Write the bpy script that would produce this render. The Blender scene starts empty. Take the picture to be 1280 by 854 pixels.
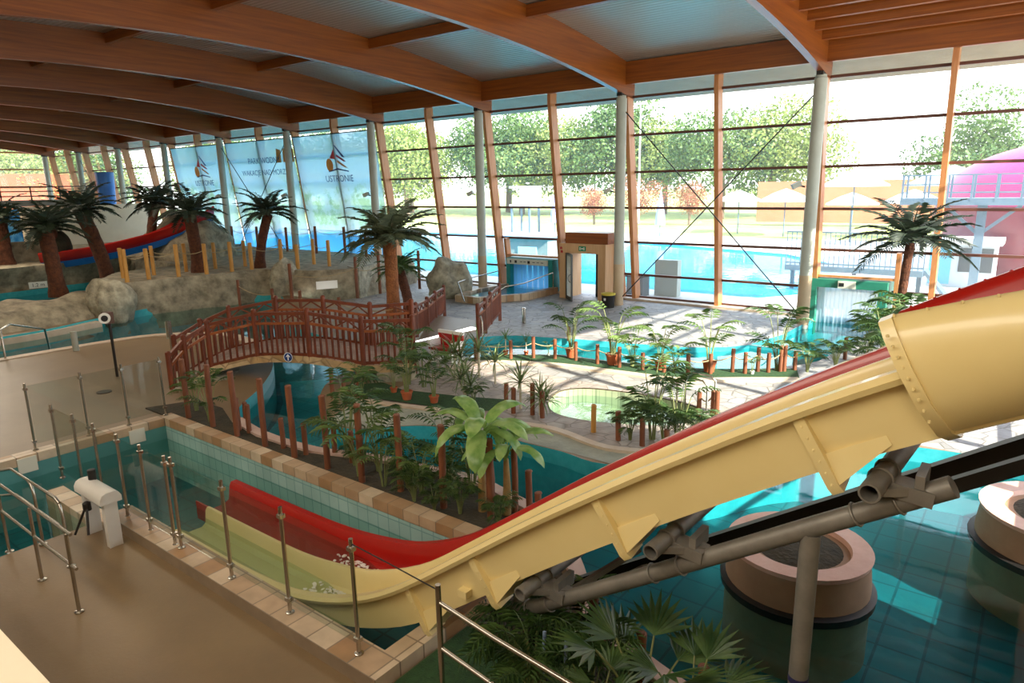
import bpy, bmesh, math, random
from mathutils import Vector, Matrix, noise
from mathutils.geometry import tessellate_polygon
SC = bpy.context.scene
COL = SC.collection
random.seed(7)
PI = math.pi
V = Vector

# ------------------------------------------------------------------ materials
def lin(h):
    h = h.lstrip('#')
    out = []
    for i in (0, 2, 4):
        c = int(h[i:i+2], 16) / 255
        out.append(c/12.92 if c <= .04045 else ((c+.055)/1.055)**2.4)
    return (*out, 1)

class NT:
    def __init__(s, name):
        s.m = bpy.data.materials.new(name); s.m.use_nodes = True
        s.t = s.m.node_tree; s.t.nodes.clear()
        s.out = s.n('ShaderNodeOutputMaterial')
    def n(s, typ, **kw):
        nd = s.t.nodes.new(typ)
        for k, v in kw.items():
            if k in nd.inputs: nd.inputs[k].default_value = v
            else: setattr(nd, k, v)
        return nd
    def l(s, a, b): s.t.links.new(a, b)

def ramp(nt, fac, stops, interp='LINEAR'):
    r = nt.n('ShaderNodeValToRGB'); r.color_ramp.interpolation = interp
    e = r.color_ramp.elements
    while len(e) < len(stops): e.new(.5)
    for el, (p, c) in zip(e, stops): el.position = p; el.color = lin(c) if isinstance(c, str) else c
    nt.l(fac, r.inputs[0]); return r.outputs[0]

def mat(name, c, c2=None, rough=.6, metal=0., scale=4., bump=0., bscale=None, coat=0., spec=.5, stretch=None, detail=5):
    """one colour, or two colours mottled by noise; optional noise bump"""
    nt = NT(name)
    b = nt.n('ShaderNodeBsdfPrincipled', Roughness=rough, Metallic=metal)
    b.inputs['Coat Weight'].default_value = coat
    b.inputs['Specular IOR Level'].default_value = spec
    nt.l(b.outputs[0], nt.out.inputs[0])
    co = nt.n('ShaderNodeTexCoord').outputs['Object']
    if stretch:
        mp = nt.n('ShaderNodeMapping'); mp.inputs['Scale'].default_value = stretch
        nt.l(co, mp.inputs[0]); co = mp.outputs[0]
    if c2:
        nz = nt.n('ShaderNodeTexNoise', Scale=scale, Detail=detail, Roughness=.62); nt.l(co, nz.inputs['Vector'])
        nt.l(ramp(nt, nz.outputs[0], [(.3, c), (.7, c2)]), b.inputs['Base Color'])
    else: b.inputs['Base Color'].default_value = lin(c)
    if bump:
        nb = nt.n('ShaderNodeTexNoise', Scale=bscale or scale*3, Detail=6.); nt.l(co, nb.inputs['Vector'])
        bp = nt.n('ShaderNodeBump', Strength=bump, Distance=.05); nt.l(nb.outputs[0], bp.inputs['Height'])
        nt.l(bp.outputs[0], b.inputs['Normal'])
    return nt.m

def tile_mat(name, c, c2, grout, w=.25, h=.25, rough=.3, mortar=.02, offset=0., bump=.2, axis=None, mott=1.):
    """rectangular tiles; axis: Euler mapping so that walls get tiles too"""
    nt = NT(name)
    b = nt.n('ShaderNodeBsdfPrincipled', Roughness=rough); nt.l(b.outputs[0], nt.out.inputs[0])
    co = nt.n('ShaderNodeTexCoord').outputs['Object']
    if axis:
        mp = nt.n('ShaderNodeMapping'); mp.inputs['Rotation'].default_value = axis; nt.l(co, mp.inputs[0]); co = mp.outputs[0]
    br = nt.n('ShaderNodeTexBrick', Scale=1.); br.offset = offset
    br.inputs['Brick Width'].default_value = w; br.inputs['Row Height'].default_value = h
    br.inputs['Mortar Size'].default_value = mortar*min(w, h); br.inputs['Color1'].default_value = lin(c)
    br.inputs['Color2'].default_value = lin(c2); br.inputs['Mortar'].default_value = lin(grout); br.inputs['Bias'].default_value = 0
    nt.l(co, br.inputs['Vector'])
    nz = nt.n('ShaderNodeTexNoise', Scale=1.3*mott, Detail=4.); nt.l(co, nz.inputs['Vector'])
    mx = nt.n('ShaderNodeMix'); mx.data_type = 'RGBA'; mx.blend_type = 'MULTIPLY'; mx.inputs[0].default_value = .45
    nt.l(br.outputs['Color'], mx.inputs[6]); nt.l(ramp(nt, nz.outputs[0], [(.3, '#b8b8b8'), (.65, '#ffffff')]), mx.inputs[7])
    nt.l(mx.outputs[2], b.inputs['Base Color'])
    if bump:
        bp = nt.n('ShaderNodeBump', Strength=bump, Distance=.01); bp.invert = True
        nt.l(br.outputs['Fac'], bp.inputs['Height']); nt.l(bp.outputs[0], b.inputs['Normal'])
    return nt.m

def stone_mat(name, cols, grout, scale=1.6, rough=.55):
    """crazy paving: irregular flat stones with grout"""
    nt = NT(name)
    b = nt.n('ShaderNodeBsdfPrincipled', Roughness=rough); nt.l(b.outputs[0], nt.out.inputs[0])
    co = nt.n('ShaderNodeTexCoord').outputs['Object']
    v1 = nt.n('ShaderNodeTexVoronoi', Scale=scale); nt.l(co, v1.inputs['Vector'])
    v2 = nt.n('ShaderNodeTexVoronoi', Scale=scale); v2.feature = 'DISTANCE_TO_EDGE'; nt.l(co, v2.inputs['Vector'])
    sx = nt.n('ShaderNodeSeparateColor'); nt.l(v1.outputs['Color'], sx.inputs[0])
    base = ramp(nt, sx.outputs[0], [(i/(len(cols)-1), c) for i, c in enumerate(cols)])
    edge = ramp(nt, v2.outputs['Distance'], [(.0, (0, 0, 0, 1)), (.05, (1, 1, 1, 1))])
    mx = nt.n('ShaderNodeMix'); mx.data_type = 'RGBA'
    nt.l(edge, mx.inputs[0]); mx.inputs[6].default_value = lin(grout); nt.l(base, mx.inputs[7])
    nz = nt.n('ShaderNodeTexNoise', Scale=6., Detail=5.); nt.l(co, nz.inputs['Vector'])
    m2 = nt.n('ShaderNodeMix'); m2.data_type = 'RGBA'; m2.blend_type = 'MULTIPLY'; m2.inputs[0].default_value = .5
    nt.l(mx.outputs[2], m2.inputs[6]); nt.l(ramp(nt, nz.outputs[0], [(.3, '#a8a8a8'), (.7, '#ffffff')]), m2.inputs[7])
    nt.l(m2.outputs[2], b.inputs['Base Color'])
    bp = nt.n('ShaderNodeBump', Strength=.35, Distance=.02); nt.l(edge, bp.inputs['Height']); nt.l(bp.outputs[0], b.inputs['Normal'])
    return nt.m

def two_sided_fresnel(nt, ior, normal=None):
    g = nt.n('ShaderNodeNewGeometry'); m = nt.n('ShaderNodeMapRange'); m.inputs[3].default_value = ior; m.inputs[4].default_value = 1/ior
    nt.l(g.outputs['Backfacing'], m.inputs[0]); fr = nt.n('ShaderNodeFresnel'); nt.l(m.outputs[0], fr.inputs['IOR'])
    if normal: nt.l(normal, fr.inputs['Normal'])
    return fr

def glass_mat(name, tint='#ffffff', refl=1.0, haze=0.):
    nt = NT(name)
    tr = nt.n('ShaderNodeBsdfTransparent', Color=lin(tint)); gl = nt.n('ShaderNodeBsdfGlossy', Roughness=.02)
    fr = two_sided_fresnel(nt, 1.45); mu = nt.n('ShaderNodeMath', operation='MULTIPLY'); mu.inputs[1].default_value = refl
    nt.l(fr.outputs[0], mu.inputs[0])
    mx = nt.n('ShaderNodeMixShader'); nt.l(mu.outputs[0], mx.inputs[0]); nt.l(tr.outputs[0], mx.inputs[1]); nt.l(gl.outputs[0], mx.inputs[2])
    last = mx.outputs[0]
    if haze:
        tl = nt.n('ShaderNodeBsdfTranslucent', Color=lin('#f4f6f8')); m3 = nt.n('ShaderNodeMixShader'); m3.inputs[0].default_value = haze
        nt.l(last, m3.inputs[1]); nt.l(tl.outputs[0], m3.inputs[2]); last = m3.outputs[0]
    nt.l(last, nt.out.inputs[0]); return nt.m

def water_mat(name, tint, wave=1.6, strength=.25, body=None, bodyf=.0):
    """clear tinted water: tinted see-through below, mirror by Fresnel above, small waves"""
    nt = NT(name)
    co = nt.n('ShaderNodeTexCoord').outputs['Object']
    nz = nt.n('ShaderNodeTexNoise', Scale=wave, Detail=3., Roughness=.5); nz.inputs['Distortion'].default_value = .6; nt.l(co, nz.inputs['Vector'])
    bp = nt.n('ShaderNodeBump', Strength=strength, Distance=.08); nt.l(nz.outputs[0], bp.inputs['Height'])
    tr = nt.n('ShaderNodeBsdfTransparent', Color=lin(tint))
    gl = nt.n('ShaderNodeBsdfGlossy', Roughness=.03); nt.l(bp.outputs[0], gl.inputs['Normal'])
    fr = two_sided_fresnel(nt, 1.33, bp.outputs[0])
    mx = nt.n('ShaderNodeMixShader'); nt.l(fr.outputs[0], mx.inputs[0])
    low = tr.outputs[0]
    if body:
        df = nt.n('ShaderNodeBsdfDiffuse', Color=lin(body)); m0 = nt.n('ShaderNodeMixShader'); m0.inputs[0].default_value = bodyf
        nt.l(tr.outputs[0], m0.inputs[1]); nt.l(df.outputs[0], m0.inputs[2]); low = m0.outputs[0]
    nt.l(low, mx.inputs[1]); nt.l(gl.outputs[0], mx.inputs[2]); nt.l(mx.outputs[0], nt.out.inputs[0])
    return nt.m

def leaf_mat(name, c, c2, rough=.45, trans=.25):
    nt = NT(name)
    b = nt.n('ShaderNodeBsdfPrincipled', Roughness=rough)
    co = nt.n('ShaderNodeTexCoord').outputs['Object']
    nz = nt.n('ShaderNodeTexNoise', Scale=5., Detail=3.); nt.l(co, nz.inputs['Vector'])
    cr = ramp(nt, nz.outputs[0], [(.35, c), (.65, c2)]); nt.l(cr, b.inputs['Base Color'])
    tl = nt.n('ShaderNodeBsdfTranslucent'); nt.l(cr, tl.inputs['Color'])
    mx = nt.n('ShaderNodeMixShader'); mx.inputs[0].default_value = trans
    nt.l(b.outputs[0], mx.inputs[1]); nt.l(tl.outputs[0], mx.inputs[2]); nt.l(mx.outputs[0], nt.out.inputs[0])
    return nt.m

def wood_mat(name, c, c2, stretch=(1.2, 14, 14), rough=.4, coat=.2):
    nt = NT(name)
    b = nt.n('ShaderNodeBsdfPrincipled', Roughness=rough); b.inputs['Coat Weight'].default_value = coat
    b.inputs['Coat Roughness'].default_value = .25
    mp = nt.n('ShaderNodeMapping'); mp.inputs['Scale'].default_value = stretch
    nt.l(nt.n('ShaderNodeTexCoord').outputs['Object'], mp.inputs[0])
    nz = nt.n('ShaderNodeTexNoise', Scale=1.2, Detail=6., Roughness=.65); nt.l(mp.outputs[0], nz.inputs['Vector'])
    nt.l(ramp(nt, nz.outputs[0], [(.3, c), (.7, c2)]), b.inputs['Base Color']); nt.l(b.outputs[0], nt.out.inputs[0])
    return nt.m

def corrugated_mat(name, c, rough, metal, axis=1, freq=26.):
    nt = NT(name)
    b = nt.n('ShaderNodeBsdfPrincipled', Roughness=rough, Metallic=metal); b.inputs['Base Color'].default_value = lin(c)
    w = nt.n('ShaderNodeTexWave', Scale=freq); w.bands_direction = 'XYZ'[axis]; w.inputs['Distortion'].default_value = 0
    nt.l(nt.n('ShaderNodeTexCoord').outputs['Object'], w.inputs['Vector'])
    bp = nt.n('ShaderNodeBump', Strength=.6, Distance=.04); nt.l(w.outputs['Fac'], bp.inputs['Height']); nt.l(bp.outputs[0], b.inputs['Normal'])
    nt.l(b.outputs[0], nt.out.inputs[0]); return nt.m

# ------------------------------------------------------------------ mesh builder
class MB:
    def __init__(s): s.v = []; s.f = []; s.sm = []; s.up = False
    def add(s, vs, fs, smooth=False):
        o = len(s.v); s.v += [V(p) for p in vs]
        for f in fs: s.f.append([o+i for i in f]); s.sm.append(smooth)
        return s
    def hexa(s, p):
        return s.add(p, [(0, 3, 2, 1), (4, 5, 6, 7), (0, 1, 5, 4), (1, 2, 6, 5), (2, 3, 7, 6), (3, 0, 4, 7)])
    def box(s, c, d, rz=0.):
        cx, cy, cz = c; a, b, h = d[0]/2, d[1]/2, d[2]/2; co, si = math.cos(rz), math.sin(rz)
        q = [(-a, -b), (a, -b), (a, b), (-a, b)]
        r = [(cx+x*co-y*si, cy+x*si+y*co) for x, y in q]
        return s.hexa([(x, y, cz-h) for x, y in r]+[(x, y, cz+h) for x, y in r])
    def span(s, a, b): 
        return s.box([(a[i]+b[i])/2 for i in range(3)], [abs(a[i]-b[i]) for i in range(3)])
    def bar(s, p, q, w, h, up=(0, 0, 1)):
        p, q = V(p), V(q); d = (q-p).normalized(); u = V(up)
        sd = d.cross(u)
        if sd.length < 1e-4: sd = d.cross(V((1, 0, 0)))
        sd.normalize(); u = sd.cross(d).normalized(); a, b = sd*w/2, u*h/2
        return s.hexa([p-a-b, p+a-b, p+a+b, p-a+b, q-a-b, q+a-b, q+a+b, q-a+b])
    def loft(s, rings, closed=True, caps=True, smooth=True):
        n = len(rings[0]); vs = [p for r in rings for p in r]; fs = []
        for i in range(len(rings)-1):
            for j in range(n if closed else n-1):
                k = (j+1) % n
                fs.append((i*n+j, i*n+k, (i+1)*n+k, (i+1)*n+j))
        s.add(vs, fs, smooth)
        if caps and closed:
            s.add(rings[0], [tuple(range(n))[::-1]]); s.add(rings[-1], [tuple(range(n))])
        return s
    def tube(s, pts, r, n=8, caps=True, smooth=True):
        pts = [V(p) for p in pts]; rr = r if isinstance(r, (list, tuple)) else [r]*len(pts)
        rings = []; up = V((0, 0, 1)); prev = None
        for i, p in enumerate(pts):
            d = (pts[min(i+1, len(pts)-1)]-pts[max(i-1, 0)]).normalized()
            if prev is None:
                a = d.cross(up)
                if a.length < .05: a = d.cross(V((1, 0, 0)))
            else:
                a = prev-d*prev.dot(d)
                if a.length < 1e-4: a = d.cross(up)
            a.normalize(); prev = a; b = d.cross(a)
            rings.append([p+(a*math.cos(2*PI*k/n)+b*math.sin(2*PI*k/n))*rr[i] for k in range(n)])
        return s.loft(rings, True, caps, smooth)
    def lathe(s, base, prof, n=16, smooth=True, caps=True):
        b = V(base)
        return s.loft([[b+V((r*math.cos(2*PI*k/n), r*math.sin(2*PI*k/n), z)) for k in range(n)] for r, z in prof], True, caps, smooth)
    def prism(s, poly, z0, z1):
        """poly: plan points; z0/z1 numbers or functions of (x,y)"""
        f0 = z0 if callable(z0) else (lambda x, y: z0); f1 = z1 if callable(z1) else (lambda x, y: z1)
        n = len(poly); lo = [(x, y, f0(x, y)) for x, y in poly]; hi = [(x, y, f1(x, y)) for x, y in poly]
        s.add(lo+hi, [(i, (i+1) % n, n+(i+1) % n, n+i) for i in range(n)])
        tri = tessellate_polygon([[V((x, y, 0)) for x, y in poly]])
        s.add(hi, [tuple(t) for t in tri]); s.add(lo, [tuple(t)[::-1] for t in tri]); return s
    def sheet(s, outer, holes, zf):
        loops = [outer]+holes; tri = tessellate_polygon([[V((x, y, 0)) for x, y in L] for L in loops])
        vs = [(x, y, zf(x, y)) for L in loops for x, y in L]
        up = []
        for t in tri:
            a, b, c = (V(vs[i]) for i in t); up.append(tuple(t) if (b-a).cross(c-a).z > 0 else tuple(t)[::-1])
        s.up = True; return s.add(vs, up)
    def wallring(s, poly, z0, z1, closed=True):
        f0 = z0 if callable(z0) else (lambda x, y: z0); f1 = z1 if callable(z1) else (lambda x, y: z1)
        n = len(poly)
        vs = [(x, y, f0(x, y)) for x, y in poly]+[(x, y, f1(x, y)) for x, y in poly]
        return s.add(vs, [(i, (i+1) % n, n+(i+1) % n, n+i) for i in range(n if closed else n-1)])
    def ribbon(s, path, w, z0, z1, closed=False, side=0.):
        """a kerb of width w along a plan path, from z0 to z1; side shifts it across"""
        n = len(path); L = []; R = []
        for i in range(n):
            a = V(path[(i-1) % n if closed else max(i-1, 0)]); b = V(path[(i+1) % n if closed else min(i+1, n-1)])
            d = (b-a).normalized(); nn = V((-d.y, d.x)); p = V(path[i])+nn*side
            L.append(p+nn*w/2); R.append(p-nn*w/2)
        f0 = z0 if callable(z0) else (lambda x, y: z0); f1 = z1 if callable(z1) else (lambda x, y: z1)
        rings = [[(r.x, r.y, f0(r.x, r.y)), (r.x, r.y, f1(r.x, r.y)), (l.x, l.y, f1(l.x, l.y)), (l.x, l.y, f0(l.x, l.y))] for l, r in zip(L, R)]
        if closed: rings.append(rings[0])
        return s.loft(rings, True, not closed, False)
    def grid(s, rows, smooth=True):
        return s.loft(rows, False, False, smooth)
    def blob(s, c, r, seed=0, amp=.25, freq=1.2, sub=3, flat=None):
        bm = bmesh.new(); bmesh.ops.create_icosphere(bm, subdivisions=sub, radius=1)
        vs = []
        for v in bm.verts:
            d = v.co.normalized(); k = 1+amp*noise.fractal(d*freq+V((seed*3.1, seed*1.7, seed)), 1., 2., 4)
            p = V((d.x*r[0]*k, d.y*r[1]*k, d.z*r[2]*k))+V(c)
            if flat is not None and p.z < flat: p.z = flat
            vs.append(p)
        s.add(vs, [tuple(v.index for v in f.verts) for f in bm.faces], True); bm.free(); return s
    def build(s, name, m, parent=None, label=None, flip=False, sharp=50):
        off = V((0, 0, 0))
        if parent is not None:
            off = V(parent['_o']) if '_o' in parent else V((0, 0, 0))
        me = bpy.data.meshes.new(name)
        me.from_pydata([tuple(p-off) for p in s.v], [], s.f)
        me.polygons.foreach_set('use_smooth', s.sm)
        bm = bmesh.new(); bm.from_mesh(me); bmesh.ops.remove_doubles(bm, verts=bm.verts, dist=1e-5)
        if not flip and not s.up: bmesh.ops.recalc_face_normals(bm, faces=bm.faces)
        bm.to_mesh(me); bm.free(); me.update()
        me.set_sharp_from_angle(angle=math.radians(sharp)); me.materials.append(m)
        o = bpy.data.objects.new(name, me); COL.objects.link(o)
        if parent is not None:
            o.parent = parent; o['_o'] = tuple(off)
        if label: o['label'] = label
        return o

def thing(name, label, cat, loc=(0, 0, 0), group=None, kind=None):
    o = bpy.data.objects.new(name, None); COL.objects.link(o); o.empty_display_size = .2
    o.location = loc; o['_o'] = tuple(loc)
    if label: o['label'] = label
    if cat: o['category'] = cat
    if group: o['group'] = group
    if kind: o['kind'] = kind
    return o
def tag(o, label, cat, group=None):
    o['label'] = label; o['category'] = cat
    if group: o['group'] = group
    return o
def struct(o): o['kind'] = 'structure'; return o
def dup(root, loc, rz=0., scale=1., label=None, group=None):
    def cp(o, par):
        c = o.copy(); COL.objects.link(c)
        if par is not None: c.parent = par
        for ch in o.children: cp(ch, c)
        return c
    r = cp(root, None); r.location = loc; r.rotation_euler = (0, 0, rz); r.scale = (scale,)*3 if not isinstance(scale, tuple) else scale
    if label: r['label'] = label
    if group: r['group'] = group
    return r
def place(root, loc, rz=0., scale=1.):
    root.location = loc; root.rotation_euler = (0, 0, rz); root.scale = (scale,)*3 if not isinstance(scale, tuple) else scale
    return root
def smooth_path(pts, n=5, closed=False):
    P = [V((*p, 0)) if len(p) == 2 else V(p) for p in pts]; out = []; N = len(P)
    for i in range(N if closed else N-1):
        g = (lambda k: P[k % N]) if closed else (lambda k: P[min(max(k, 0), N-1)])
        a, b, c, d = g(i-1), g(i), g(i+1), g(i+2)
        for k in range(n):
            t = k/n
            out.append(.5*((2*b)+(c-a)*t+(2*a-5*b+4*c-d)*t*t+(3*b-a-3*c+d)*t**3))
    if not closed: out.append(P[-1])
    return [tuple(p[:len(pts[0])]) for p in out]
def interp(tab, x):
    if x <= tab[0][0]: return tab[0][1]
    for (a, b), (c, d) in zip(tab, tab[1:]):
        if x <= c: return b+(d-b)*(x-a)/(c-a)
    return tab[-1][1]
ORD = ['first', 'second', 'third', 'fourth', 'fifth', 'sixth', 'seventh', 'eighth', 'ninth', 'tenth', 'eleventh', 'twelfth', 'thirteenth', 'fourteenth', 'fifteenth', 'sixteenth']
# ------------------------------------------------------------------ materials used by the place
M = {}
M['wood'] = wood_mat('glulam', '#70340a', '#9a5314', (.35, 9, 9), .42, .2)
M['woodbeam'] = wood_mat('glulam_beam', '#70340a', '#9a5314', (6, .3, 7), .42, .2)
M['mull'] = wood_mat('mullion_wood', '#b0703f', '#c88a58', (9, 9, .6), .45, .1)
M['deckmetal'] = corrugated_mat('roof_deck_metal', '#bdb5a8', .36, .7, 1, 1.7)
M['transom'] = mat('transom_brown', '#5a3426', rough=.5)
M['colgrey'] = mat('column_paint', '#a3a598', '#b0b2a5', rough=.5, scale=2)
M['glass'] = glass_mat('facade_glass', '#f8fbfa', .8, .03)
M['pglass'] = glass_mat('balustrade_glass', '#f3f7f5', .8)
M['steel'] = mat('stainless', '#b8b2a8', rough=.25, metal=1.)
M['dksteel'] = mat('dark_metal', '#33302e', rough=.45, metal=.6)
M['deck'] = mat('beige_floor', '#755e42', '#866e4e', rough=.42, scale=.7, bump=.05, bscale=30)
M['paving'] = stone_mat('stone_paving', ['#8e8a86', '#a39d96', '#b3aaa0', '#98938f', '#aca9a8'], '#7b756d', 2.2)
M['brickpave'] = stone_mat('terrace_paving', ['#9c8f85', '#b09f92', '#a59890', '#bcaea0'], '#85796e', 2.8)
M['beach'] = mat('grey_beach', '#8b8d80', '#a3a493', rough=.6, scale=2.5, bump=.5, bscale=9)
M['coping'] = tile_mat('coping_tile', '#a37a50', '#d8c4a8', '#8e7a64', .31, .31, .4, .03, mott=3.)
M['palecoping'] = mat('pale_coping', '#b9a48c', '#cbb8a2', rough=.5, scale=3)
M['pooltile'] = tile_mat('pool_tile', '#9fc2bb', '#abccc5', '#7fa8a4', .22, .22, .25, .035, axis=(PI/2, 0, 0))
M['pooltile_x'] = tile_mat('pool_tile_side', '#86c2bc', '#93cac4', '#5f9c9a', .16, .3, .25, .05, axis=(PI/2, 0, PI/2))
M['poolfloor'] = tile_mat('pool_floor_tile', '#126871', '#17727a', '#0c4d55', .5, .5, .3, .035)
M['riverwall'] = mat('river_wall', '#2f9fa8', '#46b2ba', rough=.3, scale=6)
M['water'] = water_mat('pool_water', '#e0f0ec', 1.3, .05)
M['lagoonwater'] = water_mat('lagoon_water', '#b9e4e4', .9, .045)
M['rock'] = mat('artificial_rock', '#5f5747', '#b0a389', rough=.85, scale=2.2, bump=1., bscale=4, detail=9)
M['rockpale'] = mat('pale_rock', '#6f6a5b', '#bcb39b', rough=.85, scale=3.0, bump=.8, bscale=6)
M['plaster'] = mat('wall_plaster', '#cdbfa6', '#d8cab2', rough=.8, scale=1.)
M['soil'] = mat('dark_soil', '#2d2a1e', '#463c2a', rough=.95, scale=5, bump=.6, bscale=18)
M['turf'] = mat('green_turf_mat', '#1f3b1c', '#2f5227', rough=.95, scale=12, bump=.5, bscale=60)

# ------------------------------------------------------------------ the hall: bays along X, glass wall on the north
X0, BAY, YC = -6.115, 7.089, 24.12
NB = 10
def colx(n): return X0-n*BAY
def zsof(y): return 8.72-.0072*(y-12)**2
def yglass(z): return 24.85+max(0., 7.6-z)*.13
def gz(y): return -.15 if y < 13 else (-.4 if y > 20 else -.15-.25*(y-13)/7)
XW, XE, YS = -70.6, 1.3, -1.4
YN = 24.85
ys = [YS+(24.95-YS)*i/26 for i in range(27)]

# timber arches
for n in range(-1, NB):
    x = colx(n); m = MB()
    m.loft([[(x-.11, y, zsof(y)), (x+.11, y, zsof(y)), (x+.11, y, zsof(y)+1.18), (x-.11, y, zsof(y)+1.18)] for y in ys], True, True, False)
    b = m.build('ceiling_beam', M['woodbeam']); struct(b)
    tag(b, ('curved laminated timber roof beam above the steel column %s from the right' % ORD[n]) if n >= 0 else 'curved laminated timber roof beam at the east end wall', 'beam', 'timber arches')
# purlins between the arches
for n in range(0, NB):
    xa, xb = colx(n)-.11+BAY-.0, colx(n)+.11
    rows = [24.3, 18., 12., 6., 0.] if n > 0 else [24.35, 23.5, 22.65, 21.8, 20.95, 20.1, 19., 17.9, 16.8, 15.7, 14.6, 13.5, 12.4, 11.3, 10.2, 9., 7.6, 6.2]
    for k, y in enumerate(rows):
        zt = zsof(y)+1.17; h = .8 if (k == 0 and n) else (.34 if n else .42)
        if n == 0 and k == 0: h = .8
        p = MB().span((xb, y-.09, zt-h), (xa-.22+.22, y+.09, zt)).build('ceiling_beam', M['wood']); struct(p)
        tag(p, 'straight timber purlin between two curved roof beams', 'beam', 'timber purlins')
# roof deck, reaching out as eaves
m = MB(); yr = [YS-.2+(28.2-YS)*i/30 for i in range(31)]
m.loft([[(XW-.5, y, zsof(y)+1.18), (XE+1, y, zsof(y)+1.18), (XE+1, y, zsof(y)+1.42), (XW-.5, y, zsof(y)+1.42)] for y in yr], True, True, False)
struct(m.build('ceiling', M['deckmetal']))

struct(MB().loft([[(XW-.5, y, zsof(y)+1.1), (XE+1, y, zsof(y)+1.1), (XE+1, y, zsof(y)+1.18), (XW-.5, y, zsof(y)+1.18)] for y in (24.95, 26., 27.2, 28.4)], True, True, False).build('ceiling_eaves', mat('eaves_board', '#8f7f6a', '#a08f78', rough=.9, scale=1)))
# south and west walls
struct(MB().span((XW, YS-.3, -.6), (XE+.3, YS, 9.4)).build('wall_south', M['plaster']))
w = MB(); w.span((XW-.3, YS, -.6), (XW, 5., 9.6)); struct(w.build('wall_west', M['plaster']))
# east wall: unseen; solid part shaped to block the sun, glazing to pattern it
w = MB(); w.span((XE, YS, -.6), (XE+.25, 8.6, 9.9)); struct(w.build('wall_east', M['plaster']))
m = MB()
for y in (8.7, 10.9, 13.1, 16., 18.9, 21.8, 24.6): m.span((XE, y-.08, -.6), (XE+.3, y+.08, zsof(y)+1.18))
for z in (.9, 2.4, 3.9, 5.4, 6.9, 8.2): m.span((XE+.1, 8.6, z-.05), (XE+.18, 24.7, z+.05))
we = thing('window_1', None, None, (XE, 16, 0), kind='structure')
struct(m.build('window_frame', M['mull'], we))
struct(MB().span((XE+.13, 8.6, -.5), (XE+.15, 24.7, 8.7)).build('window_pane', M['glass'], we))

# north glass wall, half-bay by half-bay, leaning outwards towards its foot
ZT = [7.6, 6.2, 4.8, 3.4, 2.0, .65, -.3]
wi = 2
def facade_span(xl, xr, idx, skip=None):
    """skip = (x from, x to, z top) opening for a portal or door"""
    w = thing('window_%d' % idx, None, None, (xl, YN, -.4), kind='structure')
    m = MB()
    zb = -.45
    m.hexa([(xl-.08, yglass(zb)-.42, zb), (xl+.08, yglass(zb)-.42, zb), (xl+.08, yglass(zb)+.03, zb), (xl-.08, yglass(zb)+.03, zb),
            (xl-.08, YN-.42, 7.65), (xl+.08, YN-.42, 7.65), (xl+.08, YN+.03, 7.65), (xl-.08, YN+.03, 7.65)])
    m.span((xl-.08, YN-.42, 7.65), (xl+.08, YN+.03, 9.1))
    struct(m.build('mullion', M['mull'], w))
    m = MB(); g = MB()
    for i, z in enumerate(ZT):
        y = yglass(z)
        segs = [(xl+.08, xr-.08)]
        if skip and z < skip[2]:
            segs = [(a, b) for a, b in ((xl+.08, skip[0]), (skip[1], xr-.08)) if b-a > .1]
        for a, b in segs: m.span((a, y-.07, z-.045), (b, y+.05, z+.045))
    rows = ZT[:]
    for z1, z0 in zip(rows, rows[1:]):
        segs = [(xl+.05, xr-.05)]
        if skip and z0 < skip[2]-.3:
            segs = [(a, b) for a, b in ((xl+.05, skip[0]), (skip[1], xr-.05)) if b-a > .1]
            if z1 > skip[2]+.1: g.hexa(pane(skip[0], skip[1], skip[2], z1))
        for a, b in segs: g.hexa(pane(a, b, z0, z1))
    g.span((xl+.05, YN-.01, 7.6), (xr-.05, YN+.01, 8.7))
    struct(m.build('transom', M['transom'], w)); struct(g.build('window_pane', M['glass'], w))
    return w
def pane(a, b, z0, z1):
    y0, y1 = yglass(z0), yglass(z1)
    return [(a, y0, z0), (b, y0, z0), (b, y0+.02, z0), (a, y0+.02, z0), (a, y1, z1), (b, y1, z1), (b, y1+.02, z1), (a, y1+.02, z1)]
PORT_R = (-6.3, -3.75, 1.05); PORT_M = (-19.75, -17.05, 1.15); PORT_L = (-31.6, -29.5, .55); DOOR = (-16.25, -14.0, 1.95)
for k in range(-1, 19):
    xl = colx(k/2); xr = xl+BAY/2
    skip = None
    for s in (PORT_R, PORT_M, PORT_L, DOOR):
        if s[0] < xr and s[1] > xl: skip = (max(s[0], xl+.09), min(s[1], xr-.09), s[2])
    facade_span(xl, xr, wi, skip); wi += 1
for i, (s, zb) in enumerate(((PORT_R, -.4), (PORT_M, -.4), (DOOR, -.4))):
    m = MB()
    for x in (s[0]-.12, s[1]+.16): m.bar((x, yglass(zb)-.15, zb-.05), (x, yglass(2.)-.15, 2.0), .13, .3, (0, 1, 0))
    if i < 2: m.span((s[0]-.1, yglass(s[2])-.3, s[2]+.01), (s[1]+.1, yglass(s[2])+.05, s[2]+.09))
    struct(m.build('trim_%d' % (10+i), M['mull']))
# kerb at the foot of the glass
m = MB()
for a, b in ((XW, PORT_L[0]), (PORT_L[1], PORT_M[0]), (PORT_M[1], DOOR[0]), (DOOR[1], PORT_R[0]), (PORT_R[1], XE)):
    m.span((a, 25.35, -.7), (b, 26.05, -.32))
struct(m.build('baseboard_north', M['palecoping']))

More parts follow.
